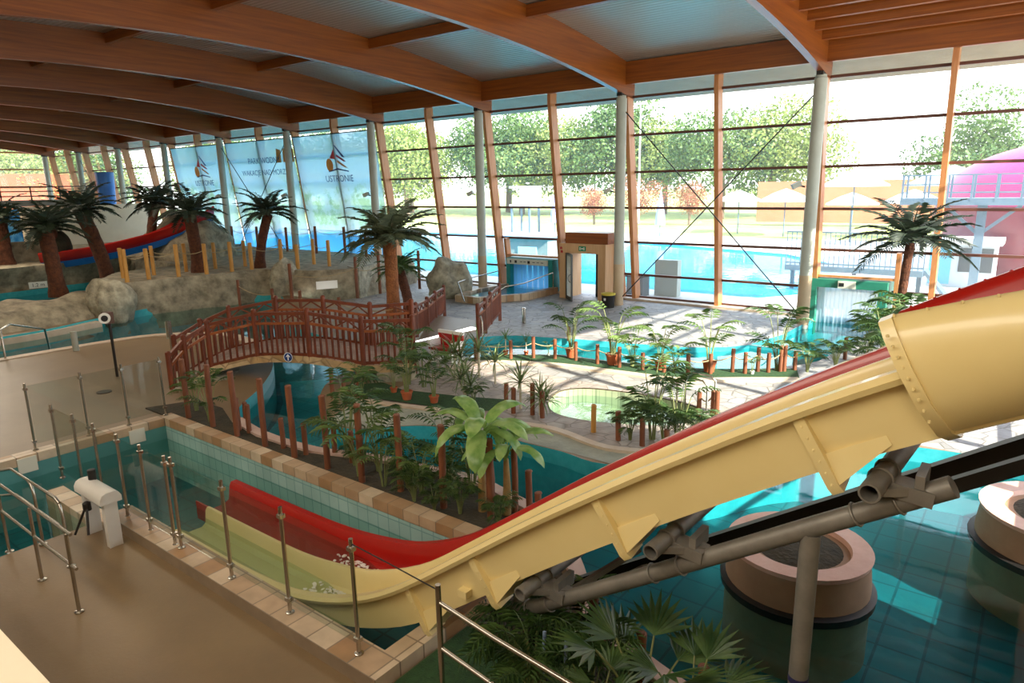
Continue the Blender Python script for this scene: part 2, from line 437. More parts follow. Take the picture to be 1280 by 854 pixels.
# steel columns with a cap under each arch, and cross bracing in two bays
for n in range(0, NB):
    x = colx(n); m = MB(); m.lathe((x, YC, 0), [(.2, gz(24)-.3), (.2, 7.5), (.17, 7.52), (.17, 7.6)], 20)
    c = thing('column', 'grey green round steel column %s from the right along the glass wall' % ORD[n], 'column', (x, YC, gz(24)), 'steel columns', 'structure')
    struct(m.build('shaft', M['colgrey'], c))
    MB().lathe((x, YC, 0), [(.207, gz(24)-.02), (.207, 1.25)], 20).build('base_sleeve', mat('beige_sleeve%d' % n, '#b59c7c', '#c0a888', rough=.5, scale=2), c)
    m = MB().span((x-.1, YC-.2, 7.58), (x+.1, YC+.2, 7.7)).span((x-.03, YC-.25, 7.6), (x+.03, YC+.25, 7.72))
    struct(m.build('bearing', M['dksteel'], c))
for i, (na, nb_, nm) in enumerate(((0, 1, 'right'), (4, 5, 'left'), (7, 8, 'far'))):
    xa, xb = colx(na), colx(nb_); c = thing('cross_brace', 'crossed thin steel tie rods between two columns by the %s' % {'right': 'clear glass near the dome', 'left': 'beach banners', 'far': 'far end wall'}[nm], 'brace', ((xa+xb)/2, YC, 0))
    for a, b in ((xa, xb), (xb, xa)):
        m = MB().tube([(a, YC, 7.2), (b, YC, gz(24)+.15)], .022, 6)
        m.build('tie_rod', M['dksteel'], c)
# floodlights half way up the columns
fl = thing('floodlight', None, 'lamp', (0, 0, 0), 'column floodlights')
MB().bar((-.42, -.12, .0), (-.2, .0, .12), .3, .16).build('lamp_head', M['colgrey'], fl)
MB().tube([(-.28, -.05, .06), (-.05, 0, 0)], .03, 6).build('bracket', M['dksteel'], fl)
for i, n in enumerate((0, 1, 2, 3, 4, 5)):
    z = [4.15, 4.05, 4.0, 4.0, 4.0, 4.0][i]
    o = place(fl, (colx(n)-.16, YC-.1, z)) if i == 0 else dup(fl, (colx(n)-.16, YC-.1, z))
    o['label'] = 'small grey floodlight clamped halfway up the column %s from the right' % ORD[n]

# west end wall: glazing above a solid parapet, seen far left
we = thing('window_%d' % wi, None, None, (XW, 15, 0), kind='structure'); m = MB()
for y in (5.1, 8.9, 12.7, 16.5, 20.3, 24.4): m.span((XW-.1, y-.12, 3.), (XW+.25, y+.12, zsof(y)+1.18))
for z in (3.1, 5., 6.5, 7.9): m.span((XW-.05, 5., z-.06), (XW+.1, 24.6, z+.06))
struct(m.build('window_frame', M['mull'], we)); struct(MB().span((XW-.02, 5, 3.1), (XW, 24.7, 9.4)).build('window_pane', M['glass'], we))
struct(MB().span((XW-.25, 5., -.6), (XW, 25.8, 3.05)).build('wall_west', M['plaster']))
# ------------------------------------------------------------------ floors with holes for the pools
WZ = -.42       # water level
river = smooth_path([(-22.6, -1.3), (-22.6, 4.), (-22.6, 8.), (-22.2, 10.1), (-20.3, 11.4), (-17.6, 11.), (-15.6, 9.9), (-14.1, 8.6), (-13.0, 7.35), (-12.1, 6.95),
    (-11.06, 6.75), (-9.6, 6.82), (-8.5, 7.19), (-7.1, 7.42), (-6.5, 7.5), (-5.7, 7.34), (-4.9, 7.1), (-4.1, 6.5), (-3.3, 5.66), (-2.7, 5.35), (-1.9, 5.1), (0, 4.6), (1.05, 4.4)], 4) + \
    smooth_path([(1.05, 12.9), (-.5, 13.), (-2., 12.6), (-3.2, 11.6), (-4., 10.2), (-5.16, 9.2), (-6.1, 9.23), (-6.8, 9.2), (-7.76, 9.24), (-8.5, 9.), (-9.1, 8.72), (-9.6, 8.2),
    (-10.1, 7.85), (-10.7, 7.9), (-11.8, 8.5), (-12.9, 9.5), (-13.6, 10.7), (-14.5, 11.9), (-16.2, 12.7), (-18.5, 13.1), (-21, 13.7), (-23.4, 15.1), (-25.2, 16.8), (-26.9, 17.), (-27.8, 13.), (-27.2, 10.2), (-26.4, 8.), (-26.3, 4), (-26.3, -1.3)], 4)
lane = [(-30.4, -1.3), (-30.4, 4), (-30.6, 8), (-32, 11), (-33.4, 16.), (-39.2, 16.3), (-38.4, 11), (-38.1, 9), (-38, 4), (-38, -1.3)]
PX0, PX1, PY0, PY1 = -13.2, -4.5, 3.75, 5.9       # landing pool of the slide
landing = [(-13.2, .4), (-9.95, .4), (-9.95, 3.3), (-9.6, 3.75), (PX1, PY0), (PX1, PY1), (PX0, PY1)]
chan = smooth_path([(-12.9, 14.23), (-13.66, 16.02), (-13.04, 16.88), (-12., 17.18), (-10.56, 17.68), (-9.11, 18.04), (-7.79, 18.49), (-6.78, 19.3), (-6.2, 20.4)], 4)+[(-6.05, 20.)] 
chan = smooth_path([(-11.8, 13.35), (-12.9, 14.0), (-13.6, 15.4), (-13.04, 16.6), (-12., 17.1), (-10.56, 17.6), (-9.11, 18.0), (-7.79, 18.45), (-6.9, 19.2)], 4) + [(-6.5, 19.95)] + \
    [(-4.25, 19.95)] + smooth_path([(-4.3, 19.), (-4.57, 18.16), (-5.24, 17.1), (-6.48, 16.1), (-7.84, 15.65), (-9.1, 15.4), (-10.1, 15.3), (-11.2, 14.5)], 4)
chan2 = [(-6.5, 20.05), (-6.1, 22), (-6.0, 25.6), (-3.9, 25.6), (-4.0, 22), (-4.25, 20.05)]
rpool = smooth_path([(-7.78, 11.27), (-8.05, 12.13), (-7.69, 12.65), (-6.8, 12.9), (-5.93, 12.92), (-5.1, 12.75), (-4.83, 12.2), (-5.14, 11.45), (-6.14, 10.9), (-7.15, 10.77)], 4, True)

zS = lambda x, y: -.15
# the beige deck on the left and in front, the paved terrace on the right: two sheets that meet along the river
deck_out = [(XW, YS), (PX1-.0, YS), (XE, YS), (XE, 13.), (-14.5, 13.), (-14.5, 17.5), (XW, 17.5)]
f = MB().sheet(deck_out, [river, lane, landing, rpool], zS)
struct(f.build('floor', M['deck']))
f = MB().sheet([(-14.5, 13.), (XE, 13.), (XE, 20.), (-14.5, 20.)], [chan], lambda x, y: gz(y))
struct(f.build('floor_terrace', M['paving']))
f = MB().sheet([(-14.5, 20.), (XE, 20.), (XE, 25.9), (XW, 25.9), (XW, 17.5), (-14.5, 17.5)], [chan2], lambda x, y: -.4)
struct(f.build('floor_plaza', M['paving']))
# stone terrace between the river and the channel, a thin slab with its own paving
terr = smooth_path([(-11.3, 9.15), (-10.67, 9.2), (-9.06, 9.62), (-8.09, 9.7), (-6.77, 9.97), (-5.5, 9.75), (-4.6, 10.15), (-3.9, 10.6)], 4)+[(-3.4, 11.8), (-2., 12.9), (-2, 13.05), (-12.6, 13.05), (-12.6, 11.6), (-11.5, 11.2), (-11.2, 10.2)]
f = MB().sheet(terr, [rpool], lambda x, y: -.125); f.wallring(terr, -.16, -.125); struct(f.build('floor_paving', M['brickpave']))
# paved patch that carries the walk from the bridge to the plaza
walk = [(-14.5, 12.), (-12.6, 11.5), (-12.6, 13.05), (-15.2, 13.05)]
f = MB().sheet(walk, [], lambda x, y: -.128); f.wallring(walk, -.16, -.128); struct(f.build('floor_walkway', M['paving']))
# sloping grey beach along the river
beach = smooth_path([(-11.25, 9.1), (-10.67, 9.15), (-9.06, 9.58), (-8.09, 9.66), (-6.77, 9.93), (-5.5, 9.7), (-4.5, 10.1)], 5)
bw = smooth_path([(-10.75, 7.95), (-10.1, 7.9), (-9.6, 8.25), (-9.1, 8.76), (-8.5, 9.03), (-7.76, 9.27), (-6.8, 9.23), (-6.1, 9.26), (-5.16, 9.23)], 5)
f = MB(); n = 30
def along(p, t): 
    k = t*(len(p)-1); i = min(int(k), len(p)-2); a, b = V(p[i]), V(p[i+1]); return a+(b-a)*(k-i)
rows = []
for i in range(n+1):
    a, b = along(beach, i/n), along(bw, i/n)
    rows.append([(a.x+(b.x-a.x)*j/8, a.y+(b.y-a.y)*j/8, -.11-.035*j/8+.012*noise.noise(V((a.x*3+j, a.y*3, j*.7)))) for j in range(9)])
f.grid(rows); struct(f.build('floor_beach', M['beach']))
for nm, path, wd in (('trim_1', beach, .16),):
    struct(MB().ribbon(path, wd, -.14, -.07).build(nm, M['palecoping']))
tk = smooth_path([(-11.44, 12.15), (-11.2, 12.9), (-10.8, 13.4), (-9.36, 14.1), (-7.66, 14.36), (-6.33, 14.62), (-5.14, 15.57), (-4.1, 16.4)], 4)
struct(MB().ribbon(tk, .3, lambda x, y: gz(y)-.02, lambda x, y: gz(y)+.05).build('trim_2', M['palecoping']))
# green mat strip behind that kerb, under the pots
gm = [(x, y) for x, y in tk]+[(-4.5, 17.6), (-5.2, 17.), (-6.48, 15.98), (-7.84, 15.52), (-9.1, 15.25), (-10.1, 15.15), (-11.3, 14.3), (-11.75, 13.4)]
f = MB().sheet(gm, [], lambda x, y: gz(y)+.012); struct(f.build('floor_turf', M['turf']))

# pool shells: walls, bottoms, water
def pool(name, outline, zb, wall, bottom, water, wz=WZ, ztop=zS, wname='water'):
    f = MB().wallring(outline, zb, ztop); struct(f.build('wall_'+name, wall))
    f = MB().sheet(outline, [], lambda x, y: zb); struct(f.build('floor_'+name, bottom))
    f = MB().sheet(outline, [], lambda x, y: wz); o = f.build(wname, water); struct(o); return o
pool('river', river, -1.25, M['riverwall'], M['poolfloor'], M['lagoonwater'])
lit_bed = [(-14.3, 9.), (-13.2, 7.7), (-12.1, 7.1), (-11.06, 6.9), (-9.6, 6.95), (-8.5, 7.3), (-7.1, 7.55), (-6.5, 7.6), (-5.7, 7.45), (-4.9, 7.3), (-5.2, 9.1), (-6.1, 9.1), (-6.8, 9.1), (-7.76, 9.1), (-8.5, 8.9), (-9.1, 8.6), (-9.6, 8.1), (-10.1, 7.75), (-10.7, 7.8), (-11.8, 8.4), (-12.9, 9.4), (-13.6, 10.6), (-14.5, 11.8), (-16.2, 12.6), (-17.4, 11.2), (-15.6, 10.1)]
struct(MB().sheet(lit_bed, [], lambda x, y: -1.235).build('floor_river_bed', tile_mat('lit_river_bed_tile', '#49bcc6', '#58c6ce', '#2f98a2', .5, .5, .3, .03)))  # lighter sheet over the pool floor, brighter river light put into its colour
pool('lane_pool', lane, -1.3, M['riverwall'], M['poolfloor'], M['lagoonwater'])
pool('channel', chan, -.95, M['riverwall'], M['riverwall'], M['lagoonwater'], -.5, lambda x, y: gz(y))
pool('swim_out', chan2, -.95, M['riverwall'], M['riverwall'], M['lagoonwater'], -.55, lambda x, y: -.4)
M['whirltile'] = tile_mat('whirlpool_tile', '#98a283', '#a9b08f', '#7d866c', .14, .14, .3, .06)
pool('round_pool', rpool, -.55, M['whirltile'], M['whirltile'], M['water'], -.3)
# landing pool: two tile walls per direction
f = MB()
for a, b in (((PX0, PY1), (PX1, PY1)), ((PX1, PY0), (-9.6, PY0)), ((-9.95, .4), (-13.2, .4))):
    f.add([(a[0], a[1], -1.2), (b[0], b[1], -1.2), (b[0], b[1], -.155), (a[0], a[1], -.155)], [(0, 1, 2, 3)])
struct(f.build('wall_landing_pool', M['pooltile']))
f = MB()
for a, b in (((PX0, .4), (PX0, PY1)), ((PX1, PY1), (PX1, PY0)), ((-9.95, 3.3), (-9.95, .4)), ((-9.6, 3.75), (-9.95, 3.3))):
    f.add([(a[0], a[1], -1.2), (b[0], b[1], -1.2), (b[0], b[1], -.155), (a[0], a[1], -.155)], [(0, 1, 2, 3)])
struct(f.build('wall_landing_pool', M['pooltile_x']))
struct(MB().sheet(landing, [], lambda x, y: -1.2).build('floor_landing_pool', M['poolfloor']))
struct(MB().sheet(landing, [], lambda x, y: WZ).build('water', M['water']))
# raised tile kerb round the landing pool
k = MB()
k.span((PX0-.22, PY1, -.16), (PX1+.2, PY1+.24, 0)).span((PX0-.26, .3, -.16), (PX0, PY1, 0)).span((-9.75, PY0-.34, -.16), (PX1, PY0, 0)).span((PX1, PY0-.34, -.16), (PX1+.24, PY1, 0.))
k.span((-12.1, 3.42, -1.15), (-9.95, 3.68, -.3))
struct(k.build('trim_3', M['coping']))
# inlet grilles on the tiled back wall
for i, (y, z) in enumerate(((5.35, -.2), (3.55, -.16))):
    m = MB().span((PX0+.0, y-.14, z-.13), (PX0+.03, y+.14, z+.13)); o = m.build('inlet_grille', mat('white_grille%d' % i, '#d8d4c4', rough=.6))
    tag(o, 'square white wall inlet in the tiled pool wall, %s' % ('close to the back corner' if i == 0 else 'behind the turnstile'), 'grille', 'pool wall inlets')
# planting bed between the landing pool and the river
bed = [(-14.6, 6.16)]+[(PX1+.3, 6.16), (PX1+.3, 3.3), (-3.0, 3.3), (-1.5, 3.2), (0.9, 3.2), (.9, 4.25), (0, 4.4), (-1.9, 4.88), (-2.75, 5.12), (-3.4, 5.45), (-4.2, 6.25), (-4.95, 6.88), (-5.7, 7.12), (-6.5, 7.28), (-7.1, 7.2), (-8.5, 6.98), (-9.6, 6.6), (-11.06, 6.53), (-12.2, 6.72), (-13.2, 7.1), (-14.2, 7.1)]
f = MB().sheet(bed, [], lambda x, y: -.12); f.wallring(bed, -.16, -.12); struct(f.build('floor_planting_bed', M['soil']))
f = MB().sheet([(PX1+.3, 3.2), (PX1+.3, 4.6), (-3.3, 4.6), (-2.6, 3.2)], [], lambda x, y: -.1); struct(f.build('floor_turf', M['turf']))
rk = smooth_path([(-12.2, 6.84), (-11.06, 6.65), (-9.6, 6.72), (-8.5, 7.09), (-7.1, 7.32), (-6.5, 7.4), (-5.7, 7.24), (-4.9, 7.0), (-4.1, 6.4), (-3.3, 5.56), (-2.7, 5.25), (-1.9, 5.0), (0, 4.5), (1.05, 4.3)], 4)
struct(MB().ribbon(rk, .2, -.16, -.08).build('trim_4', mat('pink_coping', '#b9988a', '#c8ac9d', rough=.5, scale=4)))
mr = [(-12.4, 9.55), (-11.2, 9.3), (-9.2, 9.75), (-8.2, 10.2), (-8.6, 10.9), (-9.6, 10.5), (-11., 10.15), (-11.8, 10.3)]
f = MB().sheet(mr, [], lambda x, y: -.1); struct(f.build('floor_turf', M['turf']))
lk = smooth_path([(-22.5, -1.3), (-22.5, 4.), (-22.5, 8.), (-22.1, 10.0), (-20.3, 11.3), (-17.6, 10.9)], 4)
struct(MB().ribbon(lk, .35, -.16, -.12).build('trim_5', M['palecoping']))

# round planters standing in the right-hand pool
def planter(name, c, r, label):
    t = thing(name, label, 'planter', (c[0], c[1], -1.2))
    MB().lathe((c[0], c[1], 0), [(r, -1.25), (r, -.3), (r*.97, -.05), (r*.98, .0)], 40).build('basin_wall', mat('planter_wall', '#8f6f55', '#a07e62', rough=.7, scale=3), t)
    rim = [(r*.98, 0.), (r*1.0, .06), (r*.72, .06), (r*.7, 0.)]
    MB().loft([[(c[0]+q*math.cos(2*PI*k/40), c[1]+q*math.sin(2*PI*k/40), z) for k in range(40)] for q, z in rim], True, False, False).build('coping', mat('pink_stone', '#c99a86', '#d8ae9b', rough=.5, scale=5), t)
    MB().lathe((c[0], c[1], 0), [(r*.71, -.02), (r*.4, .04), (.05, .05)], 30).build('earth', M['soil'], t)
    MB().lathe((c[0], c[1], 0), [(r*1.0, -.5), (r*1.07, -.5), (r*1.08, -.41), (r*1.0, -.39)], 40).build('skirting_ledge', M['dksteel'], t)
planter('round_planter', (-1.87, 8.0), .82, 'round planter with a pink stone rim standing in the pool under the slide')
planter('round_planter', (.75, 10.8), 1.0, 'round planter with a pink rim cut by the right edge of the picture')
# ------------------------------------------------------------------ the twin slide
M['yellow'] = mat('yellow_fibreglass', '#e3cb8c', '#e8d398', rough=.33, scale=1.2, coat=.25)
M['red'] = mat('red_fibreglass', '#a3140c', '#b0180f', rough=.3, scale=1.5, coat=.3)
M['pipe'] = mat('galvanised_pipe', '#757069', '#8c867d', rough=.5, metal=.35, scale=5)
base_tab = [(-10.6, -.62), (-8., -.62), (-7., -.6), (-6.3, -.53), (-5.6, -.40), (-4.97, -.16), (-4.5, .09), (-4.03, .42), (-3.43, .87), (-2.76, 1.37), (-2.06, 1.86), (-1.48, 2.25), (-.74, 2.72), (0., 3.13), (1.15, 3.7)]
bp_ = smooth_path(base_tab, 4)
def sbase(x): return interp(bp_, x)
def sframe(x):
    d = V((.1, 0, sbase(x+.05)-sbase(x-.05))).normalized()
    return V((x, 0, sbase(x))), V((-d.z, 0, d.x)), d
def spt(x, y, h, along_=0.):
    p, nrm, d = sframe(x); q = p+nrm*h+d*along_; return V((q.x, y, q.z))
near_h = [(-8., .2), (-6.6, .23), (-5.6, .34), (-4.6, .39), (2, .39)]      # height of the near rim above the keel
ridge_h = [(-7., .36), (-5.6, .40), (-4, .42), (2, .39)]
red_h = [(-8, .41), (-5.6, .44), (-4, .43), (2, .37)]
xs_y = [-9.35+.22*i for i in range(48) if -9.35+.22*i < .62]; xs_r = [-9.8+.22*i for i in range(52) if -10.2+.22*i < .62]
def ysec(x):
    a, r = interp(near_h, x), interp(ridge_h, x)
    return [(4.24, -.035), (4.155, -.03), (4.11, a-.065), (4.045, a-.065), (4.03, a-.03), (4.06, a+.005), (4.15, a+.005), (4.2, a-.03), (4.23, .15), (4.3, .09), (4.5, .085), (4.56, .13), (4.585, r-.04), (4.61, r), (4.65, r), (4.665, r-.03), (4.66, .02)]
def rsec(x):
    r, t = interp(ridge_h, x), interp(red_h, x)
    return [(4.672, .02), (4.672, r-.05), (4.69, r-.05), (4.71, .13), (4.77, .085), (5.12, .085), (5.2, .13), (5.24, t-.05), (5.27, t), (5.36, t), (5.37, t-.09), (5.33, t-.1), (5.3, .02), (5.2, 0.)]
sl = thing('water_slide', 'big twin water slide, yellow near lane and red far lane, ending in the tiled pool', 'water slide', (-4., 4.6, -.4))
MB().loft([[spt(x, y, h) for y, h in ysec(x)] for x in xs_y], True, True).build('yellow_lane', M['yellow'], sl, 'yellow lane with its smooth outer flank', sharp=28)
MB().loft([[spt(x, y, h) for y, h in rsec(x)] for x in xs_r], True, True).build('red_lane', M['red'], sl, 'red lane with its upright far wall', sharp=28)
# moulded joint flanges with bolts
for x in (-4.36, -3.5, -2.25, -.88):
    m = MB(); a = interp(near_h, x)
    sec = [(4.12, a-.065), (4.075, a-.07), (4.075, -.12), (4.1, -.17), (4.3, -.15), (4.3, .02), (4.14, .02)]
    m.loft([[spt(x, y, h, s) for y, h in sec] for s in (-.0, .07)], True, True, False)
    # sloped moulding behind the flange
    m.loft([[spt(x, y, h, .07) for y, h in ((4.12, .07), (4.085, -.12), (4.3, -.14), (4.3, .02))], [spt(x, y, h, .42) for y, h in ((4.14, .06), (4.145, .0), (4.3, -.01), (4.3, .02))]], True, True, False)
    fl_ = m.build('joint_flange', M['yellow'], sl)
    b = MB()
    for k in range(6):
        p = spt(x, 4.078, a-.12-k*.075, .035); MB().lathe((p.x, p.y-.002, p.z-.006), [(.007, 0), (.007, .011), (.003, .014)], 6).build('bolt', M['yellow'], fl_)
m = MB(); p = spt(-3.72, 4.1, .07); m.span((p.x-.05, 4.06, p.z-.03), (p.x+.05, 4.14, p.z+.04)).build('moulded_stop', M['yellow'], sl)
# the wide upper flume that starts with a bolted collar
def usec(x, out=0.):
    w = .06*min(1., max(0., (x+.28)/.8)); e = .12*min(1., max(0., (x+.28)/.65))
    return [(4.26, -.06-out), (4.08, .02-out), (3.96-w-out, .2), (3.93-w-out, .42), (3.97-w-out, .6-e), (4.02-w-out, .68-e), (4.09-w+out*.3, .69-e), (4.05-w, .6-e), (4.02-w, .42), (4.06-w, .22), (4.15, .08), (4.3, .0), (4.66, 0.), (4.66, -.06-out)]
xs_u = [-.28+.13*i for i in range(12)]
def upt(x, y, h, s=0.): 
    return spt(x, y, h, s)
MB().loft([[upt(x, y, h) for y, h in usec(x)] for x in xs_u], True, True).build('upper_flume', M['yellow'], sl, 'wide yellow upper flume with bulging side', sharp=60)
MB().loft([[upt(-.28, y, h, s) for y, h in usec(-.28, .02)] for s in (-.03, .04)], True, True, False).build('collar', M['yellow'], sl)
def ursec(x): return [(4.67, -.06), (4.67, 0.), (5.05, .0), (5.2, .08), (5.28, .22), (5.3, .52), (5.36, .58), (5.48, .58), (5.49, .5), (5.4, .47), (5.38, .2), (5.26, -.02), (5.1, -.06)]
MB().loft([[spt(x, y, h) for y, h in ursec(x)] for x in [-.44+.14*i for i in range(12)]], True, True).build('upper_red_shell', M['red'], sl, 'red far shell of the upper flume')
b = MB()
for i in range(11):
    p = upt(-.24+.13*i, 4.03-.06*min(1., max(0, (.03+.13*i)/.8)), .69-.12*min(1, max(0, .04+.13*i)/.65)); MB().lathe((p.x, p.y, p.z-.006), [(.008, 0), (.008, .013), (.003, .016)], 6).build('bolt', M['yellow'], sl)
for k in range(9):
    p = upt(-.28, 3.93, .6-k*.06, 0.); MB().lathe((p.x, p.y-.016, p.z), [(.008, 0), (.008, .013), (.003, .016)], 6).build('bolt', M['yellow'], sl)
b = MB()
for i in range(10):
    p = spt(-.38+.13*i, 5.42, .58); MB().lathe((p.x, p.y, p.z-.006), [(.009, 0), (.009, .014), (.003, .017)], 6).build('bolt', M['red'], sl)
# churning water in the lanes
M['foam'] = mat('white_foam', '#d8cfc6', '#efe9e2', rough=.7, scale=8)
fo = MB(); random.seed(3)
for yc, xa, xb in ((4.95, -6.9, -5.6), (4.4, -6.6, -5.75)):
    for i in range(150):
        t = random.random()**.7; x = xa+(xb-xa)*t; y = yc+random.uniform(-.2, .2)*(.6 if yc < 4.6 else 1)
        z = max(-.415, sbase(x)+.1); fo.blob((x, y, z), (random.uniform(.012, .035), random.uniform(.01, .03), .006+.008*random.random()), i, .4, 2, 1)
o = fo.build('foam', M['foam']); o['kind'] = 'stuff'; tag(o, 'white churning water where the slide lanes meet the pool', 'foam')

# ------------------------------------------------------------------ steelwork under the slide
fr = thing('slide_support', 'grey galvanised pipe frame carrying the yellow slide over the dark water', 'support', (-.95, 4.35, -1.2))
py = 4.36
main = [(-3.35, py+.75, .95), (-3.5, py+.35, .62), (-3.42, py+.08, .52), (-3.1, py, .7), (-2.1, py, 1.36), (-1., py, 2.09), (-.22, py, 2.6)]
MB().tube(main, .066, 14).build('main_pipe', M['pipe'], fr, 'long sloping pipe with an elbow at its lower end')
MB().tube([(-.95, py, 2.08), (-.95, py, -1.2)], .064, 16).build('post', M['pipe'], fr, 'upright pipe post standing in the pool')
MB().tube([(-.95, py, .98), (-.95, py, 1.02)], .067, 16).build('marking_band', mat('blue_tape', '#24244f', rough=.6), fr, 'thin dark blue band round the post')
for i, (x, z) in enumerate(((-3.12, .95), (-1.94, 1.74), (-.6, 2.56))):
    s = MB(); n = 14
    for ra, rb in ((.062, .05),):
        p0, p1 = V((x, 4.08, z)), V((x+.12, 5.4, z+.1)); d = (p1-p0).normalized(); a = d.cross(V((0, 0, 1))).normalized(); bb = d.cross(a)
        circ = lambda c, r: [c+(a*math.cos(2*PI*k/n)+bb*math.sin(2*PI*k/n))*r for k in range(n)]
        s.loft([circ(p1, ra), circ(p0, ra), circ(p0, rb), circ(p0+d*.5, rb), circ(p0+d*.5, .001)], True, False)
    st = s.build('cross_pipe', M['pipe'], fr, 'open-ended cross pipe under a slide joint')
    for s_ in (.22, .36):
        q = p0+d*s_; MB().tube([q+(a*math.cos(t)+bb*math.sin(t))*.068 for t in [2*PI*k/16 for k in range(17)]], .009, 6).build('clamp_ring', M['pipe'], st)
    for dx in (-.1, .12):
        pz = interp([(-3.42, .52), (-3.1, .7), (-2.1, 1.36), (-1., 2.09), (-.22, 2.6)], x+dx)
        MB().tube([(x+dx+.072*math.cos(t)*-.55, py+.072*math.sin(t), pz+.072*math.cos(t)*.83) for t in [2*PI*k/16 for k in range(17)]], .009, 6).build('clamp_ring', M['pipe'], st)
    g = MB().bar((x-.02, py, z-.02), (x+.3, py, z-.05), .16, .09).bar((x+.02, 4.2, z-.03), (x+.3, py+.02, z-.02), .03, .05).bar((x+.22, 4.3, z+.02), (x+.22, 4.55, z+.02), .05, .12)
    g.build('saddle_bracket', M['pipe'], st)
MB().bar((-3.4, 5.25, .3), (1.15, 5.25, 3.33), .1, .14).build('rear_beam', M['dksteel'], fr, 'dark steel beam behind the pipes')
MB().bar((-3.4, 4.9, .3), (1.15, 4.9, 3.33), .08, .09).build('rear_beam', M['dksteel'], fr, 'dark steel beam behind the pipes')
MB().bar((-2.75, 4.9, .75), (-2.2, 4.55, 1.3), .05, .05).bar((-2.95, 4.4, .8), (-2.45, 4.95, 1.2), .04, .05).build('diagonal_strut', M['pipe'], fr)
m = MB().tube([(-3.2, py+.02, .55), (-3.2, py+.02, -.16)], .05, 10); m.build('post', M['dksteel'], fr)
# hanging blue and white hoses
for i, dx in enumerate((0, .22)):
    h = MB().tube([(-2.95+dx, 4.2, .6), (-2.93+dx, 4.15, .3), (-2.85+dx, 4.1, -.1)], .016, 6).build('hose', mat('hose%d' % i, '#9fb3cf', '#27324f', rough=.4, scale=30))
    tag(h, 'thin blue and white hose hanging below the slide pipes, %s of the two' % ('left' if i == 0 else 'right'), 'hose')
# ------------------------------------------------------------------ glass balustrades and handrails round the landing pool
def glass_fence(label, pts, z0=-.0, h=1.2, top=False, gap=None):
    t = thing('glass_balustrade', label, 'balustrade', (pts[0][0], pts[0][1], z0))
    for i, (x, y) in enumerate(pts):
        m = MB().tube([(x, y, z0-.02), (x, y, z0+h)], .021, 10).lathe((x, y, z0), [(.045, 0), (.045, .012), (.022, .03)], 12)
        p = m.build('post', M['steel'], t)
        for zz in (.16, h-.1): MB().span((x-.035, y-.03, z0+zz-.02), (x+.035, y+.03, z0+zz+.02)).build('glass_clamp', M['steel'], p)
    for i in range(len(pts)-1):
        if gap and i in gap: continue
        a, b = V((*pts[i], 0)), V((*pts[i+1], 0)); d = (b-a).normalized(); a = a+d*.035; b = b-d*.035
        MB().bar((a.x, a.y, z0+h/2+.03), (b.x, b.y, z0+h/2+.03), .012, h-.16).build('glass_pane', M['pglass'], t)
    return t
yF = 3.57
glass_fence('clear glass balustrade on steel posts along the near kerb of the slide pool', [(-4.66, yF), (-5.75, yF), (-6.86, yF), (-8.0, yF)], 0.)
glass_fence('clear glass balustrade on steel posts running past the white turnstile', [(-8.16, yF), (-8.8, yF), (-9.46, yF), (-10.2, yF), (-10.9, yF), (-11.7, yF)], -.02)
glass_fence('clear glass balustrade on steel posts along the far tiled end of the slide pool', [(-13.35, 3.75), (-13.35, 4.6), (-13.35, 5.3), (-13.35, 6.0)], 0.)
t = thing('stair_railing', 'bronze steel post and rails descending in the lower centre beside the turf', 'railing', (-3.5, 3.52, -.1))
MB().tube([(-3.5, 3.5, -.15), (-3.5, 3.5, 1.2)], .024, 10).build('post', M['steel'], t)
for z in (1.02, .6): MB().tube([(-3.48, 3.5, z+.02), (-2.9, 3.46, z-.02), (-1.2, 3.4, z-.13)], .02, 8).build('rail', M['steel'], t)
MB().tube([(-4.66, yF, 1.15), (-4.1, 3.53, 1.16), (-3.5, 3.5, 1.15)], .006, 6).build('cable', M['dksteel'], t)
MB().tube([(-1.2, 3.4, -.15), (-1.2, 3.4, .95)], .024, 8).build('post', M['steel'], t)
# handrails of the steps into the pool at the left
t = thing('handrail', 'nearer steel handrail with a middle rail on the beige floor beside the pool steps', 'handrail', (-8.9, 2.33, -.15))
for x in (-7.84, -8.9, -10.0): MB().tube([(x, 2.33, -.16), (x, 2.33, .78)], .02, 10).lathe((x, 2.33, -.15), [(.05, 0), (.05, .012), (.02, .02)], 12).build('post', M['steel'], t)
for z in (.82, .42): MB().tube([(-7.7, 2.33, z), (-12.0, 2.33, z+.0)], .019, 8).build('rail', M['steel'], t)
t = thing('handrail', 'farther steel handrail with rounded ends at the water edge of the pool steps', 'handrail', (-9.3, 2.65, -.15))
for x in (-8.95, -9.85): MB().tube([(x, 2.66, -.16), (x, 2.66, .55), (x-.05, 2.66, .68), (x-.15, 2.66, .72)], .02, 10).lathe((x, 2.66, -.15), [(.05, 0), (.05, .012), (.02, .02)], 12).build('post', M['steel'], t)
for z in (.72, .35): MB().tube([(-8.98, 2.66, z-.04), (-9.1, 2.66, z), (-10.6, 2.66, z), (-11.6, 2.66, z-.3)], .019, 8).build('rail', M['steel'], t)
